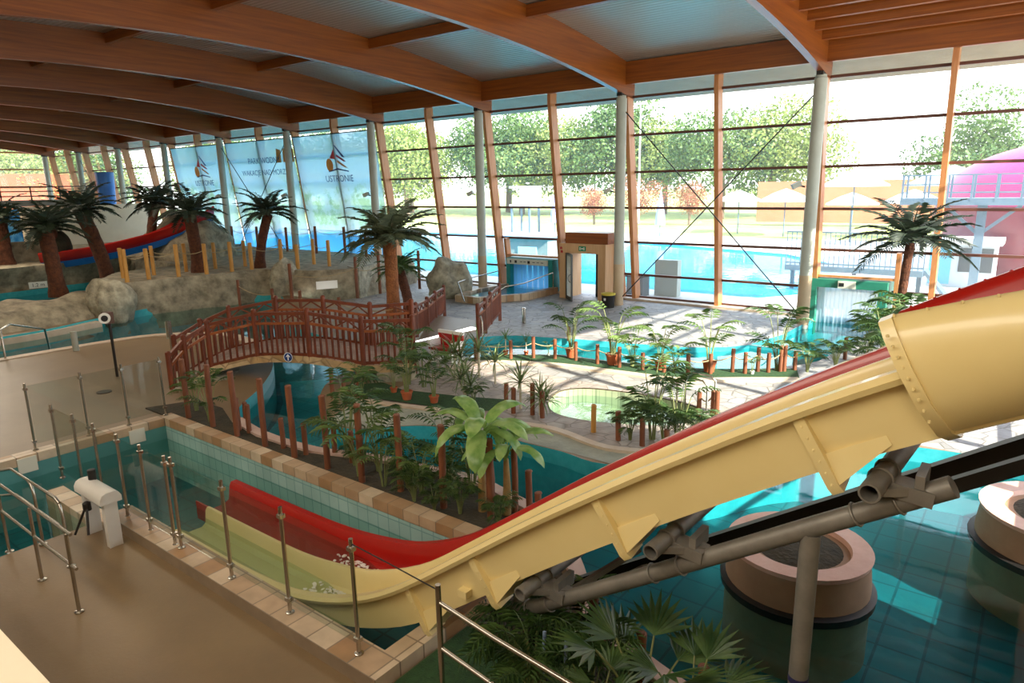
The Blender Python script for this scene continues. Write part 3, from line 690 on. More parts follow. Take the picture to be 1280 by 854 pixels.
# turnstile
t = thing('turnstile', 'white tripod turnstile on two legs at the corner of the slide pool', 'turnstile', (-9.25, 3.2, -.15))
M['whitepaint'] = mat('white_paint', '#cfc8bf', '#d8d2ca', rough=.4, scale=2)
prof = [(-.13, .0), (-.13, .07), (-.1, .125), (-.05, .15), (.05, .15), (.1, .125), (.13, .07), (.13, .0)]
MB().loft([[(x, 3.22+y, .46+z) for y, z in prof] for x in (-9.78, -9.74, -9.02, -8.98)], True, True, False).build('hood', M['whitepaint'], t)
for x in (-9.68, -9.06): MB().bar((x, 3.22, -.15), (x, 3.22, .48), .16, .09, (1, 0, 0)).build('leg', M['whitepaint'], t)
MB().lathe((-9.62, 3.27, .6), [(.05, 0), (.05, .14), (.0, .15)], 12).build('card_reader', M['dksteel'], t)
h = MB().lathe((-9.4, 3.08, .3), [(.05, 0), (.05, .1), (.02, .12)], 12).build('hub', M['dksteel'], t)
for q in (((-9.4, 3.08, .38), (-9.42, 2.9, .02)), ((-9.4, 3.08, .38), (-9.2, 2.98, .05)), ((-9.5, 3.3, .55), (-10.05, 3.3, .42))):
    MB().tube(q, .016, 8).build('arm', M['dksteel'], h)
MB().tube([(-10.05, 3.3, .42), (-10.1, 3.3, -.3)], .02, 8).build('side_post', M['dksteel'], t)
# balcony parapet in front of the viewer, bottom-left corner
tag(MB().span((-9., .12, 2.2), (1.1, .36, 3.36)).build('balcony_parapet', mat('cream_paint', '#e2cfb4', '#e8d8c0', rough=.6)), 'pale cream balcony edge cut by the lower left corner', 'parapet')

# ------------------------------------------------------------------ timber bridge over the river
M['bwood'] = wood_mat('bridge_wood', '#58240e', '#7a3818', (6, 6, 2.), .5, .1)
M['bwood_l'] = wood_mat('bridge_wood_light', '#7a3a17', '#9c5526', (6, 6, 2.), .5, .1)
def railing(root, tops, hgt_, drop, nbal=8, brace=True):
    """tops: rail-top points at each post; hgt_: rail height; drop: how far posts go below the deck"""
    for i, p in enumerate(tops):
        p = V(p); MB().tube([(p.x, p.y, p.z-hgt_-drop[i]), (p.x, p.y, p.z+.1)], .062, 10).lathe((p.x, p.y, p.z+.1), [(.062, 0), (.03, .03)], 10).build('post', M['bwood'], root)
    for a, b in zip(tops, tops[1:]):
        a, b = V(a), V(b); k = MB()
        pn = MB().bar(a, b, .07, .075).build('top_rail', M['bwood'], root)
        z1 = V((0, 0, -.24)); z2 = V((0, 0, -hgt_))
        MB().bar(a+z1, b+z1, .05, .06).build('middle_rail', M['bwood_l'], pn)
        MB().bar(a+z2, b+z2, .05, .07).build('bottom_rail', M['bwood'], pn)
        L = (b-a).length; n = max(3, int(L/.145)); 
        for q in range(1, n):
            c = a.lerp(b, q/n); k.bar(c+z1, c+z2, .04, .04)
        k.build('baluster', M['bwood'], pn)
        if brace:
            nb2 = max(2, 2*round(L/.75)); k = MB()
            for q in range(nb2):
                c0, c1 = a.lerp(b, q/nb2), a.lerp(b, (q+1)/nb2)
                k.bar(c0+(z1 if q % 2 == 0 else V((0, 0, -.03))), c1+(V((0, 0, -.03)) if q % 2 == 0 else z1), .03, .035)
            k.build('lattice_brace', M['bwood'], pn)
near = [(-15.63, 7.25, .62), (-15.84, 7.75, .9), (-15.72, 8.3, 1.18), (-14.86, 9.04, 1.42), (-13.45, 9.54, 1.5), (-12.26, 10.15, 1.33), (-11.47, 11.02, 1.3)]
far = [(-17.16, 8.15, .68), (-17.04, 8.82, 1.0), (-16.7, 9.45, 1.28), (-15.75, 10.25, 1.5), (-14.55, 10.85, 1.53), (-13.5, 11.5, 1.36), (-12.75, 12.25, 1.4)]
br = thing('footbridge', 'arched dark red timber footbridge crossing the turquoise river', 'bridge', (-14.3, 9.9, -.15))
H_ = 1.0
railing(br, near, H_, [.35, .3, .12, .14, .14, .16, .3]); railing(br, far, H_, [.3, .3, .1, .1, .1, .1, .2])
def zline(p): return (p[0], p[1], p[2]-H_+.02)
ns, fs = smooth_path(near, 4), smooth_path(far, 4)
M['bridgedeck'] = tile_mat('bridge_paving', '#9d8478', '#b29a8c', '#776459', .2, .1, .6, .06, .5)
M['sandstone'] = stone_mat('sandstone_edge', ['#c9a878', '#d8bb90', '#b48f5e', '#d2b48a'], '#9c7f5c', 2.2)
rows = [[(a[0], a[1], a[2]-H_-.02), (b[0], b[1], b[2]-H_-.02)] for a, b in zip(ns, fs)]
m = MB(); m.loft([[a, b, (b[0], b[1], b[2]-.06), (a[0], a[1], a[2]-.06)] for a, b in rows], True, True, False); m.build('deck', M['bridgedeck'], br)
for line, s in ((ns, -1), (fs, 1)):
    m = MB()
    for a, b in zip(line, line[1:]):
        m.bar((a[0], a[1], a[2]-H_-.13), (b[0], b[1], b[2]-H_-.13), .12, .17)
    m.build('edge_band', M['sandstone'], br)
# abutments
m = MB(); m.prism([(-15.5, 7.2), (-17.1, 8.1), (-16.9, 8.9), (-16.2, 9.4), (-15.2, 8.5), (-15.6, 7.9)], -.5, -.14).build('abutment', M['rockpale'], br)
m = MB(); m.prism([(-12.0, 10.3), (-11.4, 11.0), (-12.6, 12.2), (-13.4, 11.5)], -.5, .12).build('abutment', M['rockpale'], br)
s = thing('direction_sign', 'small round blue sign with a white arrow under the bridge railing', 'sign', (-13.95, 9.3, .35))
def disc(c, r, nrm, n=24):
    c, nrm = V(c), V(nrm).normalized(); a = nrm.cross(V((0, 0, 1))).normalized(); b = a.cross(nrm)
    return [c+a*r*math.cos(2*PI*k/n)+b*r*math.sin(2*PI*k/n) for k in range(n)], a, b, nrm
c = V((-13.95, 9.28, .42)); ring, a, b, nn = disc(c, .115, (.45, -.9, 0))
MB().loft([ring, [p+nn*.012 for p in ring]], True, True, False).build('plate', mat('sign_blue', '#123a7a', rough=.4), s)
ring2, *_ = disc(c+nn*.013, .115, nn); ring3, *_ = disc(c+nn*.013, .103, nn)
m = MB().loft([ring2, ring3], True, False, False); o_ = c+nn*.016
for pts in ([(-.014, -.075), (.014, -.075), (.014, .03), (-.014, .03)], [(-.055, .015), (0, .08), (0, .045), (-.04, .0)], [(.055, .015), (.04, 0.), (0, .045), (0, .08)]):
    m.add([o_+a*x+b*y for x, y in pts], [tuple(range(len(pts)))])
m.build('arrow', mat('sign_white', '#f2f2f2', rough=.5), s)
# ramp rails towards the plaza
rp = thing('ramp_railing', 'curved dark red timber railing beside the tall palm, left of the ramp', 'railing', (-13.7, 12.9, -.15))
railing(rp, [(-12.95, 12.35, 1.32), (-13.71, 12.95, 1.1), (-14.7, 14.3, .85), (-15.76, 15.85, .72), (-16.6, 17.1, .7), (-17.39, 18.4, .68)], .85, [.6, .3, .1, .05, .1, .2])
rp = thing('ramp_railing', 'short curved dark red timber railing right of the ramp to the plaza', 'railing', (-13.0, 15.3, -.2))
railing(rp, [(-13.02, 15.2, .84), (-13.4, 16.0, .86), (-13.85, 16.8, .92), (-14.5, 18.1, 1.0)], .9, [.2, .1, .05, .3])
MB().tube([(-13.0, 15.15, .6), (-12.75, 15.0, .62), (-12.6, 14.9, .5), (-12.6, 14.9, -.25)], .02, 8).build('handrail_tube', M['steel'], rp)
# ------------------------------------------------------------------ plants
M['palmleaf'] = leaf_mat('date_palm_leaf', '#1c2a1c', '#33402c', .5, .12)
M['palmleaf2'] = leaf_mat('grey_green_palm_leaf', '#46523a', '#6d7656', .5, .15)  # lighter grey-green leaf for the palm by the footbridge
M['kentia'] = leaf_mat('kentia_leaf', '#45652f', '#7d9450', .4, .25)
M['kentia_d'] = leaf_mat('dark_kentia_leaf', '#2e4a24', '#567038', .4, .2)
M['banana'] = leaf_mat('banana_leaf', '#6f9a46', '#a9c474', .3, .35)
M['yucca'] = leaf_mat('yucca_leaf', '#4d6038', '#7f8f58', .45, .15)
M['stem'] = mat('green_stem', '#6a7a45', '#8b8a58', rough=.6, scale=6)
M['trunk'] = mat('palm_trunk', '#3d2115', '#6a3c22', rough=.9, scale=7, bump=1., bscale=16)
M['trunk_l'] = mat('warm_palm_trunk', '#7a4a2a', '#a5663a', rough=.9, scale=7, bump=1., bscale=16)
M['cane'] = mat('pale_cane', '#b9ad90', '#d4cab0', rough=.7, scale=5)
M['terracotta'] = mat('terracotta', '#a04f2c', '#b86238', rough=.75, scale=4)
M['whitepot'] = mat('white_pot', '#c9cbc2', '#d8dad2', rough=.5, scale=3)
M['timber'] = wood_mat('round_post_wood', '#5f3420', '#8a5232', (8, 8, 1.2), .6, .0)
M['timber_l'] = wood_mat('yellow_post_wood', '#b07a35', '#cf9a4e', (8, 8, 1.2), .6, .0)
M['rope'] = mat('rope', '#9a8560', '#b7a27c', rough=.9, scale=30)

def curve_pts(base, az, el0, el1, L, n=9):
    p = V(base); out = [p.copy()]
    for i in range(n-1):
        e = el0+(el1-el0)*((i+.5)/(n-1)); st = L/(n-1)
        p = p+V((math.cos(az)*math.cos(e), math.sin(az)*math.cos(e), math.sin(e)))*st; out.append(p.copy())
    return out
def frond(m, base, az, el0, el1, L, leaf, w, nl=18, sag=.35, r=.012, start=.15, vee=.5):
    pts = curve_pts(base, az, el0, el1, L); m.tube(pts, [r*(1-.75*i/8) for i in range(9)], 4, False)
    for i in range(nl):
        t = start+(1-start)*i/(nl-1); k = t*8; j = min(int(k), 7); p = pts[j].lerp(pts[j+1], k-j); d = (pts[j+1]-pts[j]).normalized()
        sd = d.cross(V((0, 0, 1)))
        if sd.length < .05: sd = V((-math.sin(az), math.cos(az), 0))
        sd.normalize(); up = sd.cross(d).normalized()
        ll = leaf*(.45+.55*math.sin(PI*min(1, .18+t*.86)))*random.uniform(.85, 1.12)
        for s in (-1, 1):
            o = (sd*s*1.+d*(.35+.45*t)+up*vee*random.uniform(.1, .5)).normalized()
            mid = p+o*ll*.5; tip = p+o*ll+V((0, 0, -sag*ll)); wd = d.cross(o).cross(o).normalized()*w*.5
            m.add([p, mid+wd, tip, mid-wd], [(0, 1, 2), (0, 2, 3)])
def strap(m, base, az, el0, el1, L, w, n=6):
    pts = curve_pts(base, az, el0, el1, L, n); sd = V((-math.sin(az), math.cos(az), 0))
    rows = [[p-sd*w*.5*math.sin(PI*(.12+.88*i/(n-1)))**.6, p+V((0, 0, -w*.2)), p+sd*w*.5*math.sin(PI*(.12+.88*i/(n-1)))**.6] if i < n-1 else [p-sd*.001, p, p+sd*.001] for i, p in enumerate(pts)]
    m.loft(rows, False, False, False)
def fan(m, base, az, el, L, w, n=11, spread=1.9):
    """a fan palm leaf: blades radiating from the end of a stalk"""
    d0 = V((math.cos(az)*math.cos(el), math.sin(az)*math.cos(el), math.sin(el))); sd = V((-math.sin(az), math.cos(az), 0)); 
    for i in range(n):
        a = spread*(i/(n-1)-.5); o = (d0*math.cos(a)+sd*math.sin(a)).normalized(); ll = L*(1-.25*abs(a)); wd = d0.cross(o)
        up = sd.cross(d0).normalized(); pd = o.cross(up).normalized()*w*.5
        tip = V(base)+o*ll+V((0, 0, -.12*ll)); mid = V(base)+o*ll*.55+up*.01
        m.add([V(base), mid+pd, tip, mid-pd], [(0, 1, 2), (0, 2, 3)])

def date_palm(name, label, seed, h, R, nf, lean=(0, 0), tm='trunk', lm='palmleaf', r0=.2):
    random.seed(seed); t = thing(name, label, 'palm', (0, 0, 0), None); m = MB()
    n = 12; pts = [(lean[0]*(i/n)**1.6, lean[1]*(i/n)**1.6, h*i/n) for i in range(n+1)]
    rr = [r0*(1.25-.35*min(1, i/3)) * (1+.06*(i % 2)) for i in range(n+1)]
    m.tube(pts, rr, 12).build('trunk', M[tm], t); top = V(pts[-1]); m = MB()
    for i in range(nf):
        az = i*2.399963+random.uniform(-.2, .2); k = i/nf
        frond(m, top+V((0, 0, .05)), az, 1.35-1.35*k+random.uniform(-.15, .15), .25-1.2*k, R*random.uniform(.8, 1.12), R*.27, R*.021, 24, .25, .022*R/1.6, .12, .7)
    m.build('fronds', M[lm], t); m = MB()
    for i in range(8):
        az = i*.785; strap(m, top+V((0, 0, -.3)), az, .9, .4, .5*r0*4, .06, 4)
    m.build('leaf_bases', M[tm], t)
    return t
# the artificial date palms: (x, y, z, height, crown radius, lean, label)
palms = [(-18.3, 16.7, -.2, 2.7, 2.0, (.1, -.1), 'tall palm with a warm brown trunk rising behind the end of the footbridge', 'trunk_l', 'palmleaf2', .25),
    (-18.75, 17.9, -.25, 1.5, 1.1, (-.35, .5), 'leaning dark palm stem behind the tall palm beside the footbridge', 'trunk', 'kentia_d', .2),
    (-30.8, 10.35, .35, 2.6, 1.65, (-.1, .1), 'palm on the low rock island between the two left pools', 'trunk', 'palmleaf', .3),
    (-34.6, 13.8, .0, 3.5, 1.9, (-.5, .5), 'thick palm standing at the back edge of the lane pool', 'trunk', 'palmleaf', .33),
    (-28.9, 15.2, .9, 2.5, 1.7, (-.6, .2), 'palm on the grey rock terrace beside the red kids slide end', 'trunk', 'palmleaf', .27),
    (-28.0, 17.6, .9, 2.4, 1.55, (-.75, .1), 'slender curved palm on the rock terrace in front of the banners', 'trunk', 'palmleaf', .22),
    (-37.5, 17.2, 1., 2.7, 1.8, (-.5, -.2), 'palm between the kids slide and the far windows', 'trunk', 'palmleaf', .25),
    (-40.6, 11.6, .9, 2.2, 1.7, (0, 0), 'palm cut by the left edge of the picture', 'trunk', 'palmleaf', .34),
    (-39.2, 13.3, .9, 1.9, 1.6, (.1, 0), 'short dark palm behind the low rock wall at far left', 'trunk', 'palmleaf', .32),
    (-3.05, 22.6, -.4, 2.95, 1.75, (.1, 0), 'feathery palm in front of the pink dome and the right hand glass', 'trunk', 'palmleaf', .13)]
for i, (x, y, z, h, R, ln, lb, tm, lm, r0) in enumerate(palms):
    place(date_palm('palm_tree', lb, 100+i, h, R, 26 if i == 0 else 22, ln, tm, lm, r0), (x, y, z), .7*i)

def pot(t, r=.15, h=.24, m='terracotta'):
    MB().lathe((0, 0, 0), [(r*.7, 0), (r*.95, h*.85), (r*1.05, h*.86), (r*1.05, h), (r*.9, h), (r*.88, h*.9), (.01, h*.9)], 18, True, False).build('pot', M[m], t)
def kentia(seed, h, nf, m='kentia', p=None, spread=1., leaf=.3):
    random.seed(seed); t = thing('potted_palm' if p else 'palm_plant', None, 'plant', (0, 0, 0))
    z0 = .14 if p else 0.
    if p: pot(t, .11, .17, p)
    f = MB(); s = MB()
    for i in range(nf):
        az = i*2.4+random.uniform(-.3, .3); k = random.uniform(.0, 1); L = h*random.uniform(.3, .44)
        b = V((.03*math.cos(az), .03*math.sin(az), z0)); st = curve_pts(b, az, 1.53, 1.4-.35*k*spread, h*random.uniform(.35, .92)*(1-.25*k), 5)
        s.tube(st, [.011, .009, .008, .007, .006], 5, False)
        frond(f, st[-1], az, 1.25-.6*k*spread, -.35*spread, L, leaf*h*.62, .019*max(.6, h), 9, .3, .006, .05, .35)
    s.build('stems', M['stem'], t); f.build('fronds', M[m], t); return t
def yucca(seed, h, m='yucca', p=None, heads=1):
    random.seed(seed); t = thing('yucca_plant', None, 'plant', (0, 0, 0)); z0 = 0
    if p: pot(t, .13, .2, p); z0 = .17
    s = MB(); f = MB()
    for q in range(heads):
        a = q*2.1; top = V((.12*q*math.cos(a), .12*q*math.sin(a), z0+h*(.55-.12*q))); s.tube([(.0, 0, z0-.02*0), top*.6+V((0, 0, .1*0)), top], [.03, .026, .022], 7)
        for i in range(30):
            k = i/30; strap(f, top, i*2.4, 1.4-1.5*k, .8-1.9*k, h*.62*random.uniform(.8, 1.1), .034, 4)
    s.build('cane', M['cane'], t); f.build('leaves', M[m], t); return t
def fanpalm(seed, h, nf, m='kentia_d'):
    random.seed(seed); t = thing('fan_palm', None, 'plant', (0, 0, 0)); s = MB(); f = MB()
    for i in range(nf):
        az = i*2.4+random.uniform(-.3, .3); k = i/nf; st = curve_pts((0, 0, 0), az, 1.5-.2*k, 1.1-.7*k, h*random.uniform(.65, 1.)*(1-.3*k), 5)
        s.tube(st, [.012, .01, .009, .008, .007], 5, False); fan(f, st[-1], az, .75-.6*k, h*.42, h*.045, 10)
    s.build('stalks', M['stem'], t); f.build('fans', M[m], t); return t
def banana(seed, h, nl, label):
    random.seed(seed); t = thing('banana_plant', label, 'plant', (0, 0, 0)); s = MB(); f = MB()
    s.tube([(0, 0, 0), (.02, 0, h*.3), (.0, .02, h*.6)], [.075, .06, .04], 10).build('stem', mat('banana_stem', '#8a6a3f', '#a98a55', rough=.7, scale=6), t)
    for i in range(nl):
        az = i*2.4+.5+random.uniform(-.3, .3); k = i/nl; L = h*random.uniform(.42, .58)
        st = curve_pts((0, 0, h*.55), az, 1.45, 1.2-.6*k, h*.22, 4); f.tube(st, .012, 5, False)
        pts = curve_pts(st[-1], az, 1.15-1.0*k, -.7-1.0*k, L*.9, 10); sd = V((-math.sin(az), math.cos(az), 0))
        rows = []
        for j, p in enumerate(pts):
            tt = j/9; w = L*.14*max(.02, math.sin(PI*min(1, .06+.94*tt))**.55) if j < 9 else .003
            wob = .012*math.sin(j*1.9+i)
            rows.append([p+sd*(-w)+V((0, 0, -.25*w+wob)), p+sd*(-w*.5)+V((0, 0, .08*w)), p+V((0, 0, -.05*w)), p+sd*(w*.5)+V((0, 0, .08*w)), p+sd*w+V((0, 0, -.25*w-wob))])
        f.loft(rows, False, False, True)
    f.build('leaves', M['banana'], t); return t
place(banana(5, 1.95, 13, 'tall banana plant with broad sunlit pale green leaves beside the slide'), (-5.75, 6.7, -.12), 2.2, .86)
place(banana(8, 1.5, 8, 'shorter banana plant with paddle leaves just right of the taller one'), (-5.42, 6.82, -.12), .2, .9)

protos = {}
def put(kind, loc, label, rz=0., s=1., group=None):
    if kind not in protos:
        t = {'k': lambda: kentia(21, 1., 8), 'k2': lambda: kentia(22, 1., 10, 'kentia_d'), 'kp': lambda: kentia(23, 1., 8, 'kentia', 'terracotta'), 'kp2': lambda: kentia(27, 1., 10, 'kentia_d', 'terracotta'),
             'kw': lambda: kentia(24, 1., 7, 'kentia', 'whitepot'), 'y': lambda: yucca(25, 1.), 'yp': lambda: yucca(26, 1., 'kentia', 'terracotta'), 'y2': lambda: yucca(28, 1., 'yucca', None, 3),
             'f': lambda: fanpalm(29, 1., 9), 'b': lambda: kentia(30, 1., 17, 'kentia_d', None, 1.5, .36)}[kind]()
        protos[kind] = t; o = t
        place(o, loc, rz, s)
    else: o = dup(protos[kind], loc, rz, s)
    o['label'] = label
    if group: o['group'] = group
    elif 'group' in o: del o['group']
    return o
chanp = [('yp', -11.27, 14.29, .62, 'small potted yucca in terracotta at the ramp end of the channel fence'), ('yp', -10.83, 14.64, .52, 'low potted yucca, second pot from the ramp along the channel fence'),
    ('kw', -10.29, 14.94, .4, 'tiny plant in a white pot, third pot along the channel fence'), ('kp2', -9.7, 15.16, 1.45, 'tall airy palm in a terracotta pot directly below the open glass door'),
    ('kp', -8.39, 15.1, 1.7, 'tallest potted palm of the channel fence, in front of the round bin'), ('k', -7.91, 15.25, 1.2, 'loose sunlit palm right of the tallest potted palm by the channel'),
    ('kp', -7.18, 15.35, 1.3, 'sunlit potted palm at the middle of the channel fence'), ('k', -6.81, 15.4, .9, 'low pale palm beside the middle of the channel fence'),
    ('kp', -6.13, 15.9, 1.55, 'thin potted palm standing alone where sun falls on the terrace paving'), ('kw', -5.2, 16.3, .5, 'small plant in a white pot near the right end of the channel fence'),
    ('k2', -4.83, 17.1, 1.6, 'tall dark palm beside the thick double post of the channel fence'), ('b', -4.2, 17.4, .85, 'bushy dark palm at the right end of the channel fence'),
    ('b', -3.75, 18.3, .9, 'bushy dark palm beside the strip curtain with a teal frame'), ('b', -3.25, 19.4, .95, 'dark palm clump between the strip curtain and the slide collar')]
for i, (k, x, y, s, lb) in enumerate(chanp): put(k, (x, y, gz(y)+.01), lb, i*1.3, s)
for i, (k, x, y, s, lb) in enumerate([('b', -3.05, 20.6, 1.6, 'dense palm bush at the foot of the feathery palm on the right'), ('b', -2.7, 21.8, 1.9, 'tall dark palm bush behind the red rim of the slide collar'),
    ('b', -3.5, 21.4, 1.2, 'leafy palm bush leaning on the teal frame of the strip curtain'), ('b', -2.5, 18.6, 1.7, 'dark palm fan just above the slide where red lane meets the collar')]): put(k, (x, y, -.4), lb, i*1.1+.4, s)
for i, (k, x, y, s, lb) in enumerate([('kp2', -10.37, 9.7, 1.15, 'potted palm in terracotta on the green mat behind the river, near the bridge'), ('kp', -10.99, 9.9, .75, 'smaller potted palm half hidden behind the one near the bridge'),
    ('kp2', -9.73, 9.87, .95, 'dark potted palm in a large terracotta pot right of the bridge end'), ('k', -11.6, 9.5, .8, 'bright green grassy palm at the right hand abutment of the bridge'),
    ('k2', -11.2, 10.55, 1.45, 'wispy palm against the corner post of the bridge railing'), ('k', -10.75, 10.6, 1.3, 'thin palm right of the corner post of the bridge railing'),
    ('y2', -10.6, 11.5, 1.15, 'yucca with pale canes left of the red and white bench'), ('y', -10.2, 11.9, 1.15, 'yucca with a pale cane in front of the red and white bench'), ('y', -9.55, 11.7, .95, 'yucca right of the red and white bench'),
    ('y2', -9.5, 10.6, .9, 'broad yucca clump behind the banana leaves'), ('y', -8.0, 10.6, 1.0, 'yucca between posts left of the round pool'), ('y2', -7.45, 10.5, .8, 'low yucca at the left rim of the round pool'), ('b', -9.0, 10.3, .5, 'low blue green plant beside the grey beach')]):
    put(k, (x, y, -.11), lb, i*.9, s)
bedp = [('k2', -8.95, 6.95, 1.45), ('k', -8.1, 6.5, 1.5), ('k2', -8.0, 6.8, 1.25), ('k', -7.5, 6.45, 1.0), ('b', -7.4, 6.85, 0.72), ('k', -6.9, 6.65, .95), ('b', -6.75, 6.35, 0.61), ('b', -6.5, 6.85, 0.68), ('k2', -6.85, 7.2, 1.1), ('b', -5.95, 6.45, 0.65), ('k2', -6.25, 7.05, 1.05), ('k', -13.5, 6.7, 1.0), ('k2', -12.6, 6.5, 1.0), ('b', -7.15, 6.6, 0.50), ('b', -5.3, 6.5, 0.50), ('b', -6.3, 6.3, 0.43), ('b', -8.5, 6.7, 0.43)]
bl = ['tall thin palm left of the fourth tall bed post from the slide', 'tall airy palm between the third and fourth tall bed posts from the slide', 'palm leaning over the river behind the fourth tall post', 'loose palm in the dark bed left of the third tall post from the slide',
      'bushy palm behind the third tall post from the slide', 'slim palm midway along the dark bed, left of the banana plants', 'low bushy palm near the tile kerb left of the banana plants', 'dense palm bush directly left of the taller banana plant', 'palm at the river edge left of the taller banana plant',
      'dark palm bush at the foot of the banana plants', 'upright palm behind the second tall post from the slide', 'palm by the foot of the bridge in the corner of the bed', 'palm next to the second tall post from the bridge', 'small palm bush in the middle of the dark bed', 'low palm bush right of the banana stems', 'small bush on the tile kerb side of the banana plants', 'small palm bush between the tall thin palms of the bed']
for i, ((k, x, y, s), lb) in enumerate(zip(bedp, bl)): put(k, (x, y, -.12), lb, i*1.7, s)
for i, (k, x, y, s, lb) in enumerate([('k2', -5.05, 10.55, 1.45, 'tall tufted palm on the beach rim right of the round pool'), ('k2', -4.55, 10.55, 1.2, 'palm beside the steel rail of the round pool'), ('b', -4.75, 10.4, .9, 'bushy palm low at the right of the round pool'),
    ('b', -4.3, 10.7, .8, 'dense palm bush touching the red slide rim right of the round pool'), ('b', -5.35, 10.3, .7, 'low bush between the sunlit post and the tall tufted palm')]): put(k, (x, y, -.11), lb, i*1.2, s)
low = [('b', -3.35, 4.35, .95), ('b', -3.0, 4.1, 1.0), ('b', -2.75, 4.6, .9), ('k', -3.05, 4.75, 1.1), ('b', -2.5, 4.2, .8), ('f', -2.1, 4.35, 1.15), ('f', -1.75, 4.5, 1.0), ('f', -2.3, 3.9, .8), ('k2', -2.75, 3.8, .8), ('f', -1.15, 4.15, .75), ('k', -.75, 4.25, .55), ('f', -.55, 4.35, .85), ('f', -.08, 4.5, 1.0), ('b', .05, 4.2, 1.0)]
ll_ = ['dense dark palm bush under the elbow of the grey pipe', 'dense palm bush beside the blue hoses', 'palm bush at the edge of the lower pool under the pipe', 'airy palm rising in front of the lower grey pipe', 'low palm bush at the bottom edge below the pipes', 'tall fan palm in front of the lower pool', 'fan palm with a pale tip on a tall stalk beside the pipe post',
       'small fan palm at the bottom edge left of centre of the lower pool', 'palm bush at the bottom edge beside the bronze handrail', 'fan palm low at the bottom edge right of the pipe post', 'pale small palm at the bottom edge right of the pipe post', 'dark fan palm at the bottom edge under the water reflection', 'tall fan palm in the lower right corner', 'dark bush in the lower right corner']
for i, ((k, x, y, s), lb) in enumerate(zip(low, ll_)): put(k, (x, y, -.12), lb, i*1.9, s)

# ------------------------------------------------------------------ wooden bollards, each one on its own
def bollard(x, y, z, h, label, r=.05, m='timber', group=None):
    random.seed(int(x*100)+int(y*10)); l = .02
    o = MB().tube([(x, y, z-.05), (x+random.uniform(-l, l)*.5, y, z+h*.5), (x+random.uniform(-l, l), y, z+h-.015)], r, 12).lathe((x, y, z+h-.02), [(r, 0), (r*.8, .02)], 12).build('wooden_post', M[m])
    return tag(o, label, 'post', group)
BED_TALL = [(-13.18, 6.36, 1.23), (-12.27, 6.37, 1.25), (-11.39, 6.35, 1.26), (-10.49, 6.35, 1.27), (-9.61, 6.34, 1.29), (-8.76, 6.37, 1.26), (-7.89, 6.35, 1.28), (-7.17, 6.48, 1.22), (-6.26, 6.45, 1.25), (-5.52, 6.6, 1.16)]
for i, (x, y, h) in enumerate(BED_TALL): bollard(x, y, -.13, h, 'tall brown timber post by the tile kerb of the slide pool, %s from the bridge' % ORD[i], .052, group='tall bed posts')
for i, (x, y, h) in enumerate([(-11.64, 6.54, 0.65), (-11.36, 6.58, 0.57), (-10.15, 6.49, 0.57), (-9.57, 6.54, 0.58), (-9.16, 6.83, 0.52), (-8.64, 6.77, 0.56)]):
    bollard(x, y, -.13, h, 'short brown timber post at the river edge of the bed, %s from the bridge' % ORD[i], .045, group='short bed posts')
for i, (x, y, h) in enumerate([(-5.37, 6.95, 0.95), (-5.1, 6.93, 0.7), (-5.91, 7.1, 0.62), (-4.85, 6.8, 0.5)]):
    bollard(x, y, -.13, h, ['sunlit topped square post just left of the red slide rim', 'dark post in the river corner right of the sunlit topped post', 'grey brown post behind the banana leaves at the river edge', 'shortest post peeping over the red slide rim by the river'][i], .045)
for i, (x, y, h, lb) in enumerate([(-7.33, 10.42, .55, 'post at the left rim of the round pool, nearest the water'), (-7.97, 10.32, .54, 'post left of the round pool beside the low yucca'), (-7.6, 10.46, .66, 'mottled post between two others left of the round pool'), (-8.54, 10.82, .42, 'short post farthest left of the round pool'),
    (-6.1, 10.3, .54, 'bright sunlit post in front of the round pool'), (-5.53, 10.2, .55, 'brown post right of the bright sunlit post'), (-5.06, 10.2, .5, 'brown post at the rim of the beach below the tall tufted palm'), (-4.64, 10.28, .37, 'short post half hidden by the red slide rim')]):
    bollard(x, y, -.13, h, lb, .048, 'timber_l' if i == 4 else 'timber')  # the sunlit post gets yellower wood: the sun is put into its colour
for i, (x, y, h) in enumerate([(-11.25, 8.75, .5), (-12.0, 9.74, .4), (-11.92, 8.95, .6)]): bollard(x, y, -.13, h, ['brown post on the green mat right of the bridge water', 'short post under the bridge railing beside the abutment', 'post at the river corner beneath the right end of the bridge'][i], .045)
for i, (x, y, h) in enumerate([(-2.91, 4.95, .75), (-2.37, 4.85, .6), (-1.76, 4.75, .6)]): bollard(x, y, -.13, h, 'dark post with a pale cap by the lower pool, %s from the left' % ORD[i], .045, group='lower pool posts')
bollard(-12.25, 7.05, -.15, .35, 'short post at the water edge directly below the blue arrow sign', .045)
o = MB().tube([(-14.02, 18.85, -.4), (-14.02, 18.85, .16)], .07, 14).lathe((-14.02, 18.85, .16), [(.075, 0), (.06, .03)], 14).build('steel_bollard', M['steel']); tag(o, 'grey steel bollard alone on the stone plaza right of the ramp', 'bollard')
o = MB().tube([(-22.0, 7.6, -.15), (-22.0, 7.6, .42)], .085, 14).build('steel_bollard', M['colgrey']); tag(o, 'short grey steel bollard on the edge of the left lagoon', 'bollard')
o = MB().tube([(-21.3, 10.0, -.15), (-21.3, 10.0, .38)], .085, 14).build('steel_bollard', M['colgrey']); tag(o, 'faint grey steel bollard at the lagoon edge near the bridge', 'bollard')

